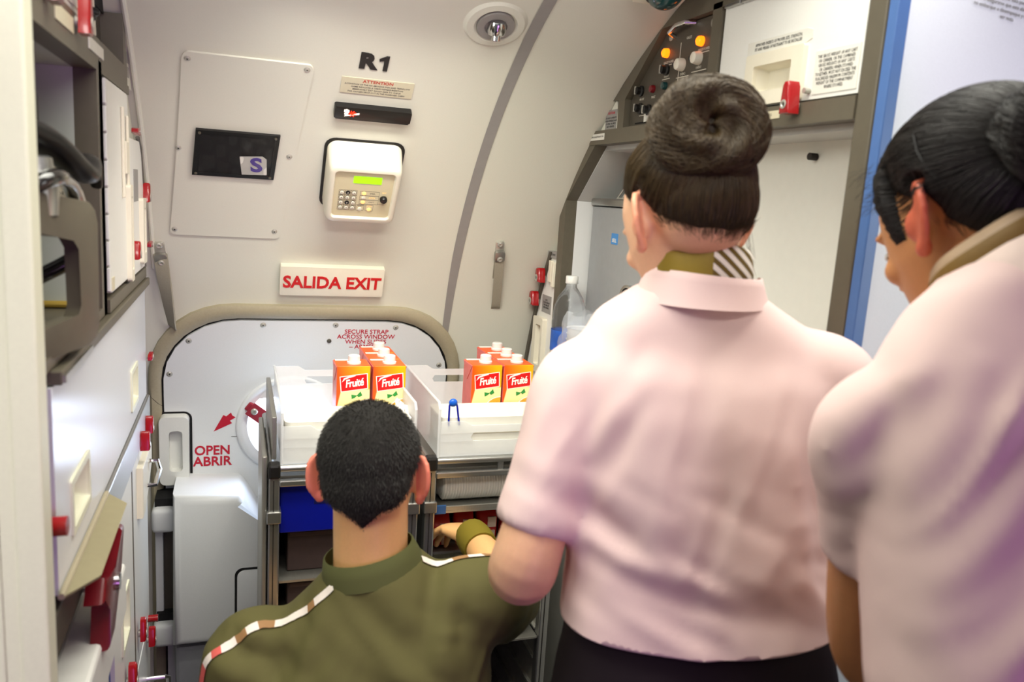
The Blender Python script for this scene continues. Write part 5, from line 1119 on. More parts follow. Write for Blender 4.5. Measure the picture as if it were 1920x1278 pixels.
def bun(parent, C_, axis, R, m, ms, rng, n=500, squash=0.82):
    ax = Vector(axis).normalized(); a = Vector((0, 0, 1)) if abs(ax.z) < 0.8 else Vector((1, 0, 0)); u = ax.cross(a).normalized(); v = ax.cross(u); C_ = Vector(C_)
    def pt(ph, th, k=0.0):
        rr = R*0.50; big = R*0.52
        rad = rr + R*0.05*math.sin(3*th+2*ph) + R*0.035*math.sin(7*th-3*ph) + k
        ring = big + rad*math.cos(th)
        return C_ + (u*math.cos(ph) + v*math.sin(ph))*ring + ax*(rad*math.sin(th)*squash)
    b = MB(); NP, NT = 56, 28
    b.strip([[pt(2*PI*i/NP, 2*PI*j/NT) for j in range(NT)] for i in range(NP)] + [[pt(0, 2*PI*j/NT) for j in range(NT)]], closed=True)
    bmesh.ops.remove_doubles(b.bm, verts=b.bm.verts[:], dist=1e-5)
    b.ell(C_ - ax*R*0.15, (R*0.5,)*3, 18)
    o = b.build('hair_bun', m, parent, True, 180)
    paths = []
    for i in range(n):
        ph, th = rng.uniform(0, 2*PI), rng.uniform(0, 2*PI); L = rng.uniform(0.5, 1.3); w = rng.uniform(0.3, 1.0)*(1 if rng.random() < 0.8 else -0.6); k = rng.uniform(0.0, 0.002)
        paths.append([pt(ph+L*t/9, th+w*1.6*t/9, k+0.0006*math.sin(t*0.9)) for t in range(10)])
    strands('bun_strands', paths, ms, o, 0.00045)
    return o
def ear_tint(o, H, s, m):
    o.data.materials.append(m); Hi = H.inverted(); off = ORG[o.name]
    for p in o.data.polygons:
        c = (Hi @ (p.center+off))/s
        if abs(c.x) > 0.0755 and -0.05 < c.y < 0.03 and -0.045 < c.z < 0.05: p.material_index = 1
rng = random.Random(11)
M_trouser = cloth_mat('dark_uniform_cloth', rgb(38, 30, 34))
M_shoe = mat('black_shoe_leather', rgb(20, 18, 18), 0.3)
def shoe(parent, x, y, yaw, z=0.0, flip=False, name='shoe', tip=0.0):
    M = Matrix.Translation((x, y, z)) @ Matrix.Rotation(-math.radians(yaw), 4, 'Z') @ Matrix.Rotation(tip, 4, 'X')
    b = MB(); b.loft([((0, -0.085, 0.045), (0.020, 0, 0), (0, 0, 0.030)), ((0, -0.075, 0.045), (0.032, 0, 0), (0, 0, 0.045)), ((0, -0.03, 0.045), (0.036, 0, 0), (0, 0, 0.045)), ((0, 0.04, 0.034), (0.040, 0, 0), (0, 0, 0.034)), ((0, 0.11, 0.026), (0.044, 0, 0), (0, 0, 0.026)), ((0, 0.16, 0.022), (0.036, 0, 0), (0, 0, 0.021)), ((0, 0.178, 0.02), (0.018, 0, 0), (0, 0, 0.014))], 20, 2.6, M)
    return b.build(name, M_shoe, parent, True, 180)

# ---- crouching man in olive shirt
def man():
    t = thing('person', (0.17, 1.02, 0.0), 'man with cropped black hair and olive shirt kneeling to reach into the cart', 'person')
    sk = skin_mat('skin_tan', rgb(222, 172, 114)); ol = cloth_mat('olive_cloth', rgb(90, 86, 50)); ha = hair_mat('black_cropped_hair', rgb(26, 24, 21), 0.9)
    H = headframe((0.189, 1.146, 1.170), 18, 10, -2); s = 0.93
    r = Vector((0.93, -0.28, 0.24)).normalized(); r0 = Vector((0.95, -0.30, 0.05)).normalized(); F = Vector((0.30, 0.953, 0))
    secs = [((0.165, 1.00, 0.46), 0.165, 0.125, r0), ((0.168, 1.02, 0.55), 0.162, 0.120, r0), ((0.172, 1.05, 0.66), 0.172, 0.118, r0), ((0.176, 1.075, 0.76), 0.186, 0.120, r0), ((0.182, 1.098, 0.85), 0.198, 0.122, r), ((0.187, 1.115, 0.915), 0.196, 0.115, r), ((0.190, 1.123, 0.955), 0.172, 0.100, r), ((0.191, 1.126, 0.992), 0.132, 0.086, r), ((0.192, 1.128, 1.022), 0.096, 0.076, r), ((0.192, 1.130, 1.046), 0.074, 0.068, r)]
    SL, SR = Vector((0.018, 1.160, 0.893)), Vector((0.358, 1.085, 0.988))
    EL, WL = Vector((-0.015, 1.235, 0.650)), Vector((0.115, 1.43, 0.690))
    ER, WR = Vector((0.478, 1.265, 0.885)), Vector((0.466, 1.490, 0.902))
    b = MB()
    b.loft([(c, q*(a-0.014), F*(d-0.014)) for c, a, d, q in secs], 28, 2.3)
    limb(b, [(0.192, 1.128, 1.00), (0.191, 1.130, 1.06), (0.190, 1.135, 1.12), (0.189, 1.140, 1.17)], [0.054, 0.056, 0.056, 0.058])
    head(b, H, s); ears(b, H, s, 44, 1.16)
    limb(b, [SL, (SL+EL)/2, EL, (EL+WL)/2+Vector((0, 0, 0.005)), WL], [0.052, 0.046, 0.041, 0.038, 0.027]); limb(b, [SR, (SR+ER)/2, ER, (ER+WR)/2, WR], [0.052, 0.046, 0.041, 0.038, 0.027])
    hand(b, WL, (0.5, 0.8, 0.05), (0, 0, 1), 1.0, 0.45, 1); hand(b, WR, (-0.25, 0.95, -0.12), (0.1, 0.1, 1), 1.0, 0.5, -1)
    for sx, hx in ((-1, 0.085), (1, 0.245)):
        hy = 1.02 if sx < 0 else 0.99
        limb(b, [(hx, hy, 0.46), (hx+sx*0.02, hy+0.10, 0.27), (hx+sx*0.025, hy+0.15, 0.075), (hx+sx*0.02, hy-0.08, 0.060), (hx+sx*0.015, hy-0.28, 0.085)], [0.085, 0.075, 0.056, 0.052, 0.036])
    q = remesh(b, 0.0042, 3, 0.5)
    import copy as _c
    body_bm = q.bm.copy(); bo = q.build('body', sk, t, True, 180); ear_tint(bo, H, s, skin_mat('skin_ear_red', rgb(222, 128, 104))); Q = MB(); Q.bm = body_bm
    face_parts(t, H, s, ha)
    def mask(x, y, z):
        # cropped hair: above the ears, round behind them and down to a point at the nape
        if abs(x) > 0.0750 and z < 0.058 and -0.075 < y < 0.035: return -1
        if abs(x) > 0.060 and ((y+0.004)/0.020)**2 + ((z-0.004)/0.034)**2 < 1: return -1
        if y > 0.055 and z < 0.075: return -1
        side = abs(x)
        if y > -0.005:
            zb = 0.030 if y < 0.045 else 0.075
            if 0.018 < y < 0.036: zb = -0.015
        else:
            f = min(1, (-y-0.005)/0.055); base = 0.030*(1-f) + (-0.036)*f
            zb = base - max(0, 0.032-side)*0.95*f
        return (z - zb)/0.12
    hc = hair_cap(Q, H, s, mask, 0.0060, 'hair', ha, t, 0.0010)
    paths = []
    bv = BVHTree.FromBMesh(Q.bm); Hi = H.inverted()
    vs = [v for v in Q.bm.verts if (v.co-H.translation).length < 0.2 and mask(*((Hi @ v.co)/s)) > 0.0]
    for i in range(9500):
        v = rng.choice(vs); k = max(0, min(1, mask(*((Hi @ v.co)/s))/0.22))**0.6; n = v.normal; dn = (H.to_3x3() @ Vector((rng.uniform(-.35, .35), -0.25 if (Hi @ v.co).z > 0.05 else -0.1, -0.75)))
        dn = (dn - n*dn.dot(n)); p = v.co + n*(0.0060*k - 0.001) + Vector((rng.uniform(-.002, .002), rng.uniform(-.002, .002), rng.uniform(-.002, .002)))
        L = 0.0055*(0.4+0.6*k); paths.append([p, p + (dn*0.6+n*0.55)*L*0.5, p + (dn*1.1+n*0.62)*L])
    strands('hair_strands', paths, hair_mat('black_hair_strands', rgb(38, 36, 32)), hc, 0.00035)
    # shirt
    b = MB(); b.loft([(c, qq*a, F*d) for c, a, d, qq in secs[1:]], 36, 2.3)
    eL = SL + (EL-SL)*0.72; eR = SR + (ER-SR)*0.86
    limb(b, [SL+Vector((0.03, -0.01, 0.015)), SL, (SL+eL)/2, eL], [0.066, 0.068, 0.064, 0.060], flat=True); limb(b, [SR+Vector((-0.04, 0.015, -0.005)), SR, (SR+eR)/2, eR], [0.068, 0.070, 0.066, 0.060], flat=True)
    q = remesh(b, 0.0065, 10, 0.6)
    folds(q, (0.185, 1.11, 0), r0, F, [((-0.011, 1.03, 0.081, 0.95), 0.012, -0.006), ((0.033, 1.03, 0.171, 0.92), 0.016, -0.010), ((0.01, 1.02, 0.15, 0.91), 0.010, 0.005), ((0.149, 1.06, 0.146, 0.96), 0.012, -0.010), ((0.172, 1.05, 0.17, 0.95), 0.014, 0.007), ((-0.185, 0.945, -0.019, 0.925), 0.014, -0.009), ((-0.15, 0.965, -0.06, 0.90), 0.014, -0.008), ((-0.17, 0.915, -0.05, 0.89), 0.012, 0.006), ((-0.054, 1.01, -0.023, 0.97), 0.010, -0.005), ((0.196, 1.03, 0.192, 0.95), 0.010, -0.007), ((0.06, 0.93, 0.17, 0.87), 0.016, -0.008), ((0.03, 0.90, 0.16, 0.84), 0.014, 0.006)])
    drape(q, (0.185, 1.11, 0), r0, F, math.radians(-32), 26, 5, 0.012, 0.70, 1.03, 2.0); drape(q, (0.185, 1.11, 0), r0, F, math.radians(65), 24, 5, 0.009, 0.70, 1.02, 5.0)
    noise_cloth(q, 0.0018, 16)
    sb = q.bm.copy(); bvh = BVHTree.FromBMesh(sb)
    sh = q.build('shirt', ol, t, True, 180)
    # stand collar
    b = MB(); cc = Vector((0.1915, 1.129, 1.052)); nu = (r.cross(F)).normalized(); nu = nu if nu.z > 0 else -nu
    rows = []
    for k in range(33):
        a = 2*PI*k/32; e = r*math.cos(a)*1.0 + F*math.sin(a)*0.92
        rows.append([cc + e*0.078 - nu*0.020, cc + e*0.0745 - nu*0.002, cc + e*0.069 + nu*0.016, cc + e*0.066 + nu*0.017, cc + e*0.070 - nu*0.010])
    b.strip(rows); co = b.build('collar', cloth_mat('olive_collar', rgb(84, 86, 50)), t, True, 60)
    # striped shoulder piping
    mw, mb_, mr = mat('piping_white', rgb(228, 218, 206), 0.7), mat('piping_brown', rgb(150, 112, 70), 0.7), mat('piping_red', rgb(206, 92, 84), 0.7)
    def piping(pts, cols, w):
        P, _ = smoothpath(pts, [0]*len(pts), 10); V = []
        for i, p in enumerate(P):
            h = bvh.find_nearest(p); tng = (P[min(i+1, len(P)-1)]-P[max(i-1, 0)]).normalized(); sd = h[1].cross(tng).normalized(); V.append([h[0]+h[1]*0.0022+sd*w*e for e in (-1, -0.3, 0.3, 1)])
        b = MB(); b.strip(V); o = b.build('shoulder_piping', [mw, mb_, mr], t, True, 180)
        n = len(V)-1
        for j, p in enumerate(o.data.polygons): p.material_index = cols[min(len(cols)-1, int((j//3)/n*len(cols)))]
    piping([(0.127, 1.09, 1.035), (0.095, 1.10, 1.00), (0.04, 1.12, 0.97), (-0.01, 1.12, 0.945), (-0.045, 1.13, 0.905), (-0.06, 1.13, 0.86)], [0, 0, 1, 0, 0, 1, 0, 1, 0, 2, 0, 2, 2, 2], 0.0065)
    piping([(0.262, 1.10, 1.055), (0.31, 1.10, 1.06), (0.36, 1.10, 1.065), (0.40, 1.12, 1.04), (0.44, 1.16, 1.00)], [0, 0, 1, 0, 1, 0, 1, 0], 0.0065)
    # wrist band, trousers, shoes
    b = MB(); d = (WR-ER).normalized(); b.tube([WR-d*0.045, WR-d*0.03, WR-d*0.012, WR+d*0.006, WR+d*0.02], [0.036, 0.038, 0.038, 0.037, 0.034], 18); b.build('cuff', cloth_mat('olive_cuff', rgb(118, 104, 30)), t, True, 60)
    b = MB(); b.loft([((0.165, 1.00, 0.40), r0*0.168, F*0.128), ((0.166, 1.005, 0.50), r0*0.170, F*0.128), ((0.168, 1.02, 0.58), r0*0.158, F*0.116)], 30, 2.3)
    for sx, hx in ((-1, 0.085), (1, 0.245)):
        hy = 1.02 if sx < 0 else 0.99
        limb(b, [(hx, hy, 0.45), (hx+sx*0.02, hy+0.10, 0.27), (hx+sx*0.025, hy+0.15, 0.080), (hx+sx*0.02, hy-0.08, 0.068), (hx+sx*0.015, hy-0.24, 0.085)], [0.095, 0.085, 0.066, 0.062, 0.050])
    q = remesh(b, 0.009, 6); noise_cloth(q, 0.002, 14); q.build('trousers', M_trouser, t, True, 180)
    shoe(t, 0.065, 0.70, 175, 0.02); shoe(t, 0.262, 0.67, 185, 0.02)
    Q.bm.free()
man()

# ---- standing woman
pink = cloth_mat('pale_pink_cloth', rgb(236, 208, 202))
def woman():
    t = thing('person', (0.57, 0.84, 0.0), 'woman in pink blouse with big hair bun standing between the galleys', 'person')
    sk = skin_mat('skin_fair', rgb(226, 176, 140)); ha = hair_mat('brown_hair', rgb(40, 31, 20), 0.75); hs = hair_mat('brown_hair_strands', rgb(62, 48, 27))
    H = headframe((0.534, 0.886, 1.583), -3, 24, -5); s = 0.92
    r = Vector((0.947, -0.321, 0)); F = Vector((0.321, 0.947, 0)); rt = Vector((0.945, -0.321, -0.03)).normalized()
    secs = [((0.576, 0.822, 0.98), 0.190, 0.140), ((0.576, 0.824, 1.04), 0.187, 0.136), ((0.574, 0.834, 1.09), 0.180, 0.126), ((0.572, 0.845, 1.15), 0.173, 0.119), ((0.574, 0.858, 1.22), 0.171, 0.116), ((0.576, 0.869, 1.286), 0.173, 0.117), ((0.580, 0.880, 1.35), 0.178, 0.116), ((0.580, 0.888, 1.395), 0.180, 0.108), ((0.580, 0.893, 1.428), 0.160, 0.094), ((0.574, 0.894, 1.460), 0.140, 0.086), ((0.568, 0.892, 1.485), 0.102, 0.080), ((0.563, 0.887, 1.503), 0.078, 0.074), ((0.560, 0.886, 1.520), 0.060, 0.060)]
    SL, EL, WL = Vector((0.418, 0.922, 1.368)), Vector((0.341, 0.878, 1.142)), Vector((0.425, 1.065, 1.140))
    SR, ER, WR = Vector((0.733, 0.818, 1.388)), Vector((0.752, 0.800, 1.150)), Vector((0.690, 1.00, 1.13))
    b = MB(); b.loft([(c, rt*(a-0.015), F*(d-0.015)) for c, a, d in secs], 28, 2.3)
    limb(b, [(0.562, 0.888, 1.47), (0.557, 0.884, 1.52), (0.550, 0.884, 1.555), (0.543, 0.884, 1.60)], [0.052, 0.053, 0.051, 0.054])
    head(b, H, s, 0.96); ears(b, H, s, 42, 1.12)
    limb(b, [SL, (SL+EL)/2, EL, (EL+WL)/2, WL], [0.040, 0.040, 0.044, 0.038, 0.024]); limb(b, [SR, (SR+ER)/2, ER, (ER+WR)/2, WR], [0.046, 0.046, 0.044, 0.038, 0.024])
    hand(b, WL, (0.65, 0.75, 0.0), (0, 0, 1), 0.92, 0.5, 1); hand(b, WR, (-0.4, 0.9, 0), (0, 0, 1), 0.92, 0.5, -1)
    for sx in (-1, 1):
        h = Vector((0.575, 0.83, 0)) + r*0.085*sx
        limb(b, [(h.x, h.y, 0.92), (h.x, h.y, 0.48), (h.x, h.y-0.01, 0.10)], [0.080, 0.052, 0.034])
    q = remesh(b, 0.0042, 3); body_bm = q.bm.copy(); bo = q.build('body', sk, t, True, 180); ear_tint(bo, H, s, skin_mat('skin_ear_pink', rgb(226, 156, 122))); Q = MB(); Q.bm = body_bm
    face_parts(t, H, s, ha)
    def mask(x, y, z):
        if abs(x) > 0.0750 and z < 0.058 and -0.075 < y < 0.035: return -1
        if abs(x) > 0.060 and ((y+0.004)/0.020)**2 + ((z-0.004)/0.034)**2 < 1: return -1
        side = abs(x)
        if y > 0.05:
            zb = 0.070
        elif y > 0.0: zb = 0.022 + (y/0.05)*0.045
        else:
            f = min(1, -y/0.07); zb = 0.026*(1-f) + (-0.030)*f + (0.012*min(1, side/0.05) - 0.012)*f
        return (z - zb)/0.12
    hc = hair_cap(Q, H, s, mask, 0.010, 'hair', ha, t, 0.0006, 0.5)
    nape_fuzz('nape_hairs', Q, H, s, mask, 1500, hs, hc, rng)
    BC = H @ (Vector((-0.012, -0.094, 0.088))*s)
    P = flow_strands(Q, H, s, mask, (0.004, -0.085, 0.09), 0.0102, 5500, 26, 0.0075, rng, 0.05, 0.5)
    strands('hair_strands', P, hs, hc, 0.0004)
    bun(t, BC, Vector((-0.38, -0.88, 0.30)), 0.066, ha, hs, rng, 3200, 1.15)
    P = []
    for i in range(9):
        a0 = H @ (Vector((0.066, -0.03-0.02*rng.random(), -0.005-0.02*rng.random()))*s); d = Vector((rng.uniform(0.0, .025), -0.015, -0.06))*rng.uniform(0.5, 1.1); ph = rng.uniform(0, 3)
        P.append([a0 + d*k/6 + Vector((0.0025*math.sin(k*0.7+ph)-0.0025*math.sin(ph), 0, 0)) for k in range(7)])
    strands('loose_hairs', P, hs, hc, 0.0002)
    # blouse
    b = MB(); b.loft([(c, rt*a, F*d) for c, a, d in secs[:-1]], 40, 2.35)
    eL = SL + (EL-SL)*0.74; eR = SR + (ER-SR)*0.74; dL, dR = (EL-SL).normalized(), (ER-SR).normalized()
    limb(b, [SL+r*0.05+Vector((0, 0, 0.012)), SL, (SL+eL)/2, eL+dL*0.014], [0.054, 0.059, 0.056, 0.054], flat=True); limb(b, [SR-r*0.05+Vector((0, 0, 0.02)), SR, (SR+eR)/2, eR+dR*0.014], [0.056, 0.060, 0.056, 0.054], flat=True)
    q = remesh(b, 0.0065, 9, 0.6)
    folds(q, (0.576, 0.865, 0), r, F, [((-0.150, 1.30, -0.120, 1.37), 0.010, 0.007), ((-0.128, 1.29, -0.098, 1.37), 0.012, -0.008), ((-0.170, 1.235, -0.098, 1.194), 0.018, -0.012), ((-0.165, 1.212, -0.08, 1.172), 0.010, 0.006), ((-0.147, 1.172, 0.075, 1.128), 0.013, -0.008), ((-0.155, 1.192, 0.037, 1.156), 0.016, 0.006), ((-0.165, 1.165, -0.003, 1.085), 0.016, 0.007), ((-0.145, 1.150, 0.01, 1.10), 0.011, -0.008), ((0.085, 1.33, 0.105, 1.172), 0.011, 0.008), ((0.105, 1.172, 0.150, 1.13), 0.012, 0.009), ((0.125, 1.30, 0.140, 1.155), 0.016, -0.010), ((-0.118, 1.40, -0.088, 1.44), 0.014, -0.006), ((-0.02, 1.31, 0.02, 1.25), 0.04, -0.004), ((0.02, 1.36, 0.03, 1.22), 0.012, 0.003), ((-0.10, 1.36, -0.06, 1.22), 0.03, 0.004)])
    drape(q, (0.576, 0.865, 0), r, F, math.radians(-24), 22, 5, 0.011, 1.0, 1.30, 1.0); drape(q, (0.576, 0.865, 0), r, F, math.radians(75), 20, 5, 0.004, 1.12, 1.46, 4.0)
    noise_cloth(q, 0.002, 13)
    zc = Vector((0.576, 0.82, 1.086)); cut(q, zc, Vector((0.03, -0.04, -1)).normalized(), Vector((0.576, 0.82, 1.0)), 0.34)
    sh = q.build('blouse', pink, t, True, 180); solid(sh, 0.002)
    for e, d, S0 in ((eL, dL, SL), (eR, dR, SR)):
        pass
    # stand collar
    cc = Vector((0.563, 0.886, 1.502)); rows = []
    for k in range(41):
        a = 2*PI*k/40; e = r*math.cos(a) + F*math.sin(a); lf = -0.004*math.cos(a) + (0.006 if math.sin(a) > 0 else 0)*-1
        dz = -0.006*math.cos(a)*-1 if False else 0.0
        rows.append([cc + e*0.0865 - Vector((0, 0, 0.016)), cc + e*0.0815 - Vector((0, 0, 0.004)), cc + e*0.0765 + Vector((0, 0, 0.014+lf)), cc + e*0.0735 + Vector((0, 0, 0.023+lf)), cc + e*0.0715 + Vector((0, 0, 0.0235+lf)), cc + e*0.076 + Vector((0, 0, -0.01))])
    b = MB(); b.strip(rows); b.build('collar', pink, t, True, 60)
    # neck scarf: olive with a white striped end
    mo = mat('scarf_olive', rgb(140, 118, 34), 0.6, bump=0.1, scale=200)
    ms = bpy.data.materials.new('scarf_stripes'); ms.use_nodes = True; nt = ms.node_tree; wv = nt.nodes.new('ShaderNodeTexWave'); tc = nt.nodes.new('ShaderNodeTexCoord'); mp = nt.nodes.new('ShaderNodeMapping'); cr = nt.nodes.new('ShaderNodeValToRGB')
    mp.inputs['Rotation'].default_value = (0, math.radians(52), math.radians(0)); wv.inputs['Scale'].default_value = 26; wv.bands_direction = 'X'
    nt.links.new(tc.outputs['Object'], mp.inputs[0]); nt.links.new(mp.outputs[0], wv.inputs[0]); nt.links.new(wv.outputs['Fac'], cr.inputs[0]); cr.color_ramp.interpolation = 'CONSTANT'
    cr.color_ramp.elements[0].color = rgb(104, 84, 26); cr.color_ramp.elements[1].position = 0.5; cr.color_ramp.elements[1].color = rgb(240, 234, 222); nt.links.new(cr.outputs[0], nt.nodes['Principled BSDF'].inputs['Base Color']); nt.nodes['Principled BSDF'].inputs['Roughness'].default_value = 0.7
    b = MB(); rows = []; cs = Vector((0.557, 0.886, 1.524))
    for k in range(49):
        a = 2*PI*k/48; e = r*math.cos(a) + F*math.sin(a); hz = 0.026 + 0.008*math.exp(-((a-5.0)/0.5)**2) - 0.004*max(0, -math.cos(a)) - 0.012*max(0, math.sin(a)); w = 0.002*math.sin(7*a)
        rows.append([cs + e*0.064 + Vector((0, 0, -0.030)), cs + e*(0.068+w*0.5) + Vector((0, 0, 0.002)), cs + e*(0.064+w*0.5) + Vector((0, 0, hz)), cs + e*(0.060+w*0.5) + Vector((0, 0, hz+0.006)), cs + e*0.055 + Vector((0, 0, hz))])
    b.strip(rows); o = b.build('neck_scarf', [mo, ms], t, True, 180)
    for j, p in enumerate(o.data.polygons):
        a = 2*PI*(j//4)/48
        if 4.62 < a < 6.0: p.material_index = 1
    b = MB(); pts = [cs + r*-0.03 + F*0.062 + Vector((0, 0, -0.005)), cs + r*-0.015 + F*0.078 + Vector((0, 0, -0.02)), cs + F*0.085 + Vector((0, 0, -0.04))]
    b.tube(pts, [0.012, 0.016, 0.012], 10, sy=0.5); b.build('scarf_knot', mo, o, True, 180)
    # skirt and shoes
    b = MB(); b.loft([((0.577, 0.828, 0.46), rt*0.165, F*0.130), ((0.577, 0.824, 0.70), rt*0.190, F*0.146), ((0.577, 0.822, 0.92), rt*0.195, F*0.148), ((0.576, 0.826, 1.03), rt*0.180, F*0.128), ((0.574, 0.836, 1.09), rt*0.172, F*0.118), ((0.573, 0.842, 1.13), rt*0.162, F*0.108)], 36, 2.3)
    q = remesh(b, 0.009, 5); noise_cloth(q, 0.003, 12); q.build('skirt', M_trouser, t, True, 180)
    for sx in (-1, 1):
        h = Vector((0.575, 0.86, 0)) + r*0.085*sx; shoe(t, h.x, h.y, 18)
    Q.bm.free()
woman()

# ---- leaning woman at the right edge
def leaning():
    t = thing('person', (0.72, 0.42, 0.0), 'woman in pink blouse with black hair leaning in at the right edge', 'person')
    sk = skin_mat('skin_warm', rgb(204, 142, 92)); ha = hair_mat('black_long_hair', rgb(24, 20, 19), 0.75); hs = hair_mat('black_long_strands', rgb(42, 38, 36))
    H = headframe((0.728, 0.638, 1.604), 3, 28, -3); s = 1.0
    r = Vector((0.985, -0.17, 0.03)).normalized(); F = Vector((0.17, 0.985, 0)); Fl = Vector((0.17, 0.88, -0.42)).normalized()
    secs = [((0.755, 0.30, 0.92), 0.195, 0.140), ((0.75, 0.32, 1.02), 0.195, 0.135), ((0.722, 0.365, 1.13), 0.226, 0.132), ((0.714, 0.415, 1.24), 0.222, 0.130), ((0.720, 0.462, 1.34), 0.208, 0.124), ((0.724, 0.498, 1.415), 0.204, 0.114), ((0.726, 0.522, 1.463), 0.190, 0.102), ((0.724, 0.542, 1.500), 0.160, 0.092), ((0.722, 0.556, 1.534), 0.126, 0.082), ((0.721, 0.568, 1.556), 0.088, 0.072), ((0.722, 0.578, 1.568), 0.070, 0.064)]
    SL, EL, WL = Vector((0.560, 0.560, 1.405)), Vector((0.632, 0.600, 1.155)), Vector((0.80, 0.60, 1.06))
    SR, ER, WR = Vector((0.912, 0.50, 1.415)), Vector((0.935, 0.47, 1.16)), Vector((0.86, 0.66, 1.12))
    b = MB(); b.loft([(c, r*(a-0.015), Fl*(d-0.015)) for c, a, d in secs[:-2]], 28, 2.3)
    limb(b, [(0.720, 0.556, 1.50), (0.720, 0.584, 1.550), (0.725, 0.612, 1.582), (0.729, 0.630, 1.61)], [0.054, 0.055, 0.053, 0.055])
    head(b, H, s, 0.96); ears(b, H, s, 32, 1.08)
    limb(b, [SL, (SL+EL)/2, EL, (EL+WL)/2, WL], [0.046, 0.043, 0.038, 0.034, 0.024]); limb(b, [SR, (SR+ER)/2, ER, (ER+WR)/2, WR], [0.046, 0.043, 0.038, 0.034, 0.024])
    hand(b, WL, (0.9, -0.1, -0.35), (0, 0.3, 1), 0.92, 0.5, 1); hand(b, WR, (-0.4, 0.9, 0), (0, 0, 1), 0.92, 0.5, -1)
    for sx in (-1, 1):
        h = Vector((0.735, 0.36, 0)) + r*0.085*sx
        limb(b, [(h.x, h.y, 0.88), (h.x, h.y+0.02, 0.48), (h.x, h.y, 0.10)], [0.080, 0.052, 0.034])
    q = remesh(b, 0.0042, 3); body_bm = q.bm.copy(); bo = q.build('body', sk, t, True, 180); ear_tint(bo, H, s, skin_mat('skin_ear_warm', rgb(206, 104, 76))); Q = MB(); Q.bm = body_bm
    face_parts(t, H, s, ha)
    def mask(x, y, z):
        if abs(x) > 0.0750 and z < 0.058 and -0.075 < y < 0.035: return -1
        if abs(x) > 0.060 and ((y+0.004)/0.020)**2 + ((z-0.004)/0.034)**2 < 1: return -1
        side = abs(x)
        if y > 0.055: zb = 0.075
        elif y > 0.0:
            zb = 0.028 + (y/0.055)*0.045
            if 0.030 < y < 0.046: zb = -0.004
        else:
            f = min(1, -y/0.07); zb = 0.024*(1-f) + (-0.060)*f
        return (z - zb)/0.12
    hc = hair_cap(Q, H, s, mask, 0.014, 'hair', ha, t, 0.0006, 0.4)
    P = flow_strands(Q, H, s, mask, (-0.018, -0.108, 0.030), 0.0142, 5000, 30, 0.0075, rng, 0.05, 0.4)
    strands('hair_strands', P, hs, hc, 0.0004)
    nape_fuzz('nape_hairs', Q, H, s, mask, 1500, hs, hc, rng)
    BC = H @ (Vector((-0.020, -0.118, 0.030))*s)
    bun(t, BC, H.to_3x3() @ Vector((0, -1.0, 0.15)), 0.056, ha, hs, rng, 2000, 1.0)
    P = []
    for i in range(40):
        a0 = H @ (Vector((-0.064-0.006*rng.random(), 0.035+0.03*rng.random(), 0.045+0.05*rng.random()))*s); ph = rng.uniform(0, 6)
        P.append([a0 + Vector((-0.0014*k, 0.0012*k, 0.003*math.sin(k*0.5+ph)-0.003*math.sin(ph)-0.0015*k)) for k in range(8)])
    strands('loose_hairs', P, hs, hc, 0.0002)
    b = MB(); b.tube([H @ (Vector(p)*s) for p in ((-0.083, -0.030, 0.085), (-0.0865, -0.032, 0.065), (-0.086, -0.036, 0.045), (-0.083, -0.042, 0.030))], 0.0012, 6); b.build('hair_pin', M_black, hc, True)
    # blouse
    b = MB(); b.loft([(c, r*a, Fl*d) for c, a, d in secs], 40, 2.3)
    eL = SL + (EL-SL)*0.50; eR = SR + (ER-SR)*0.50; dL, dR = (EL-SL).normalized(), (ER-SR).normalized()
    limb(b, [SL+Vector((0.05, 0, 0.02)), SL, (SL+eL)/2, eL], [0.058, 0.060, 0.054, 0.051], flat=True); limb(b, [SR-Vector((0.05, 0, -0.02)), SR, (SR+eR)/2, eR], [0.058, 0.060, 0.054, 0.051], flat=True)
    q = remesh(b, 0.0065, 9, 0.6)
    fl = [((-0.10, 1.49, -0.20, 1.32), 0.012, 0.006), ((-0.07, 1.45, -0.19, 1.27), 0.012, 0.007), ((-0.06, 1.37, -0.18, 1.22), 0.012, 0.008), ((-0.05, 1.31, -0.18, 1.19), 0.012, 0.008), ((-0.13, 1.49, -0.21, 1.38), 0.010, 0.005), ((-0.07, 1.40, -0.15, 1.30), 0.012, -0.007), ((-0.06, 1.34, -0.16, 1.25), 0.012, -0.009), ((-0.04, 1.27, -0.16, 1.18), 0.014, -0.009), ((-0.02, 1.20, -0.15, 1.10), 0.014, 0.007)]
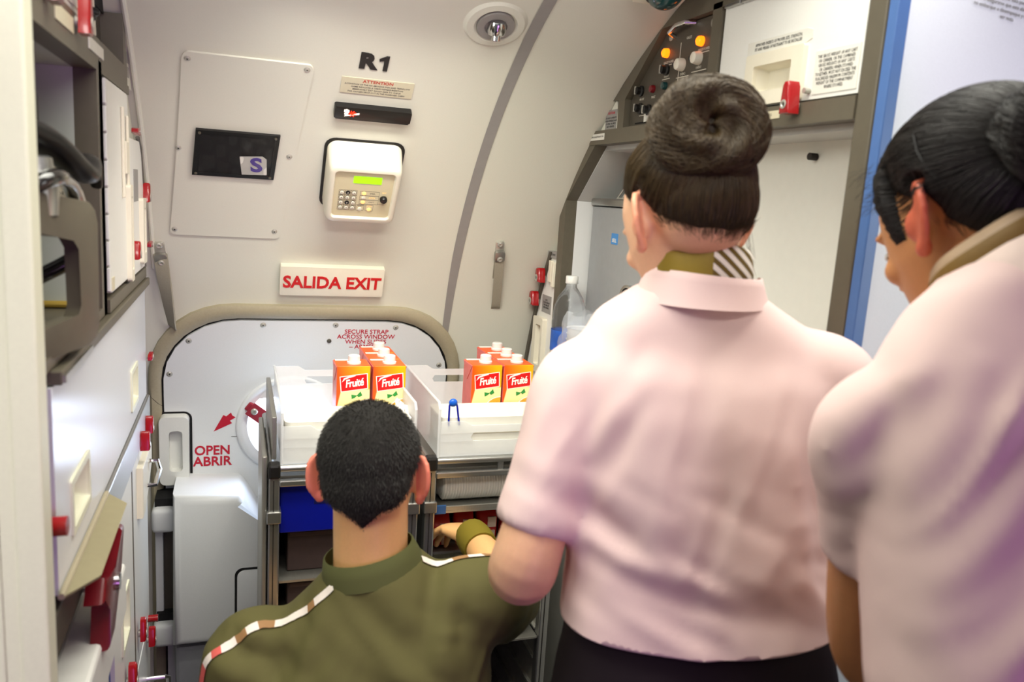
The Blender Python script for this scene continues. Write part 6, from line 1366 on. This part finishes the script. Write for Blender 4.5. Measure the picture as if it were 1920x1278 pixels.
    folds(q, (0.725, 0.50, 0), r, F, fl)
    drape(q, (0.725, 0.50, 0), r, F, math.radians(52), 20, 6, 0.014, 1.0, 1.52, 9.0)
    noise_cloth(q, 0.002, 13)
    sh = q.build('blouse', pink, t, True, 180); solid(sh, 0.002)
    # open collar over an olive scarf
    cc = Vector((0.720, 0.574, 1.560)); up = Vector((-0.30, 0.60, 0.76)).normalized(); f2 = (Vector((0.17, 0.98, 0)) - up*Vector((0.17, 0.98, 0)).dot(up)).normalized(); rows = []; rows2 = []; r2 = f2.cross(up).normalized()
    for k in range(41):
        a = 2*PI*k/40; e = r2*math.cos(a) + f2*math.sin(a); w = 0.0015*math.sin(6*a)
        rows.append([cc + e*0.108 - up*0.026, cc + e*0.092 + up*0.002, cc + e*0.078 + up*0.022, cc + e*0.075 + up*0.022, cc + e*0.080 - up*0.01])
        rows2.append([cc + e*(0.074+w) - up*0.01, cc + e*(0.078+w) + up*0.022, cc + e*(0.072+w) + up*0.036, cc + e*(0.064+w) + up*0.046, cc + e*0.058 + up*0.036])
    b = MB(); b.strip(rows); b.build('collar', mat('collar_pale', rgb(236, 214, 204), 0.8), t, True, 60)
    mo = mat('scarf_bronze', rgb(128, 98, 40), 0.6, bump=0.1, scale=200); mt = mat('scarf_tan', rgb(176, 150, 122), 0.6)
    b = MB(); b.strip(rows2); o = b.build('neck_scarf', [mo, mt], t, True, 180)
    for j, p in enumerate(o.data.polygons):
        if j % 4 == 2: p.material_index = 1
    b = MB(); b.loft([((0.735, 0.365, 0.46), r*0.165, F*0.130), ((0.735, 0.362, 0.70), r*0.190, F*0.146), ((0.735, 0.36, 0.90), r*0.200, F*0.150), ((0.733, 0.375, 1.0), r*0.185, F*0.125)], 36, 2.3)
    q = remesh(b, 0.009, 5); noise_cloth(q, 0.003, 12); q.build('skirt', M_trouser, t, True, 180)
    for sx in (-1, 1):
        h = Vector((0.735, 0.39, 0)) + r*0.085*sx; shoe(t, h.x, h.y, 10)
    Q.bm.free()
leaning()
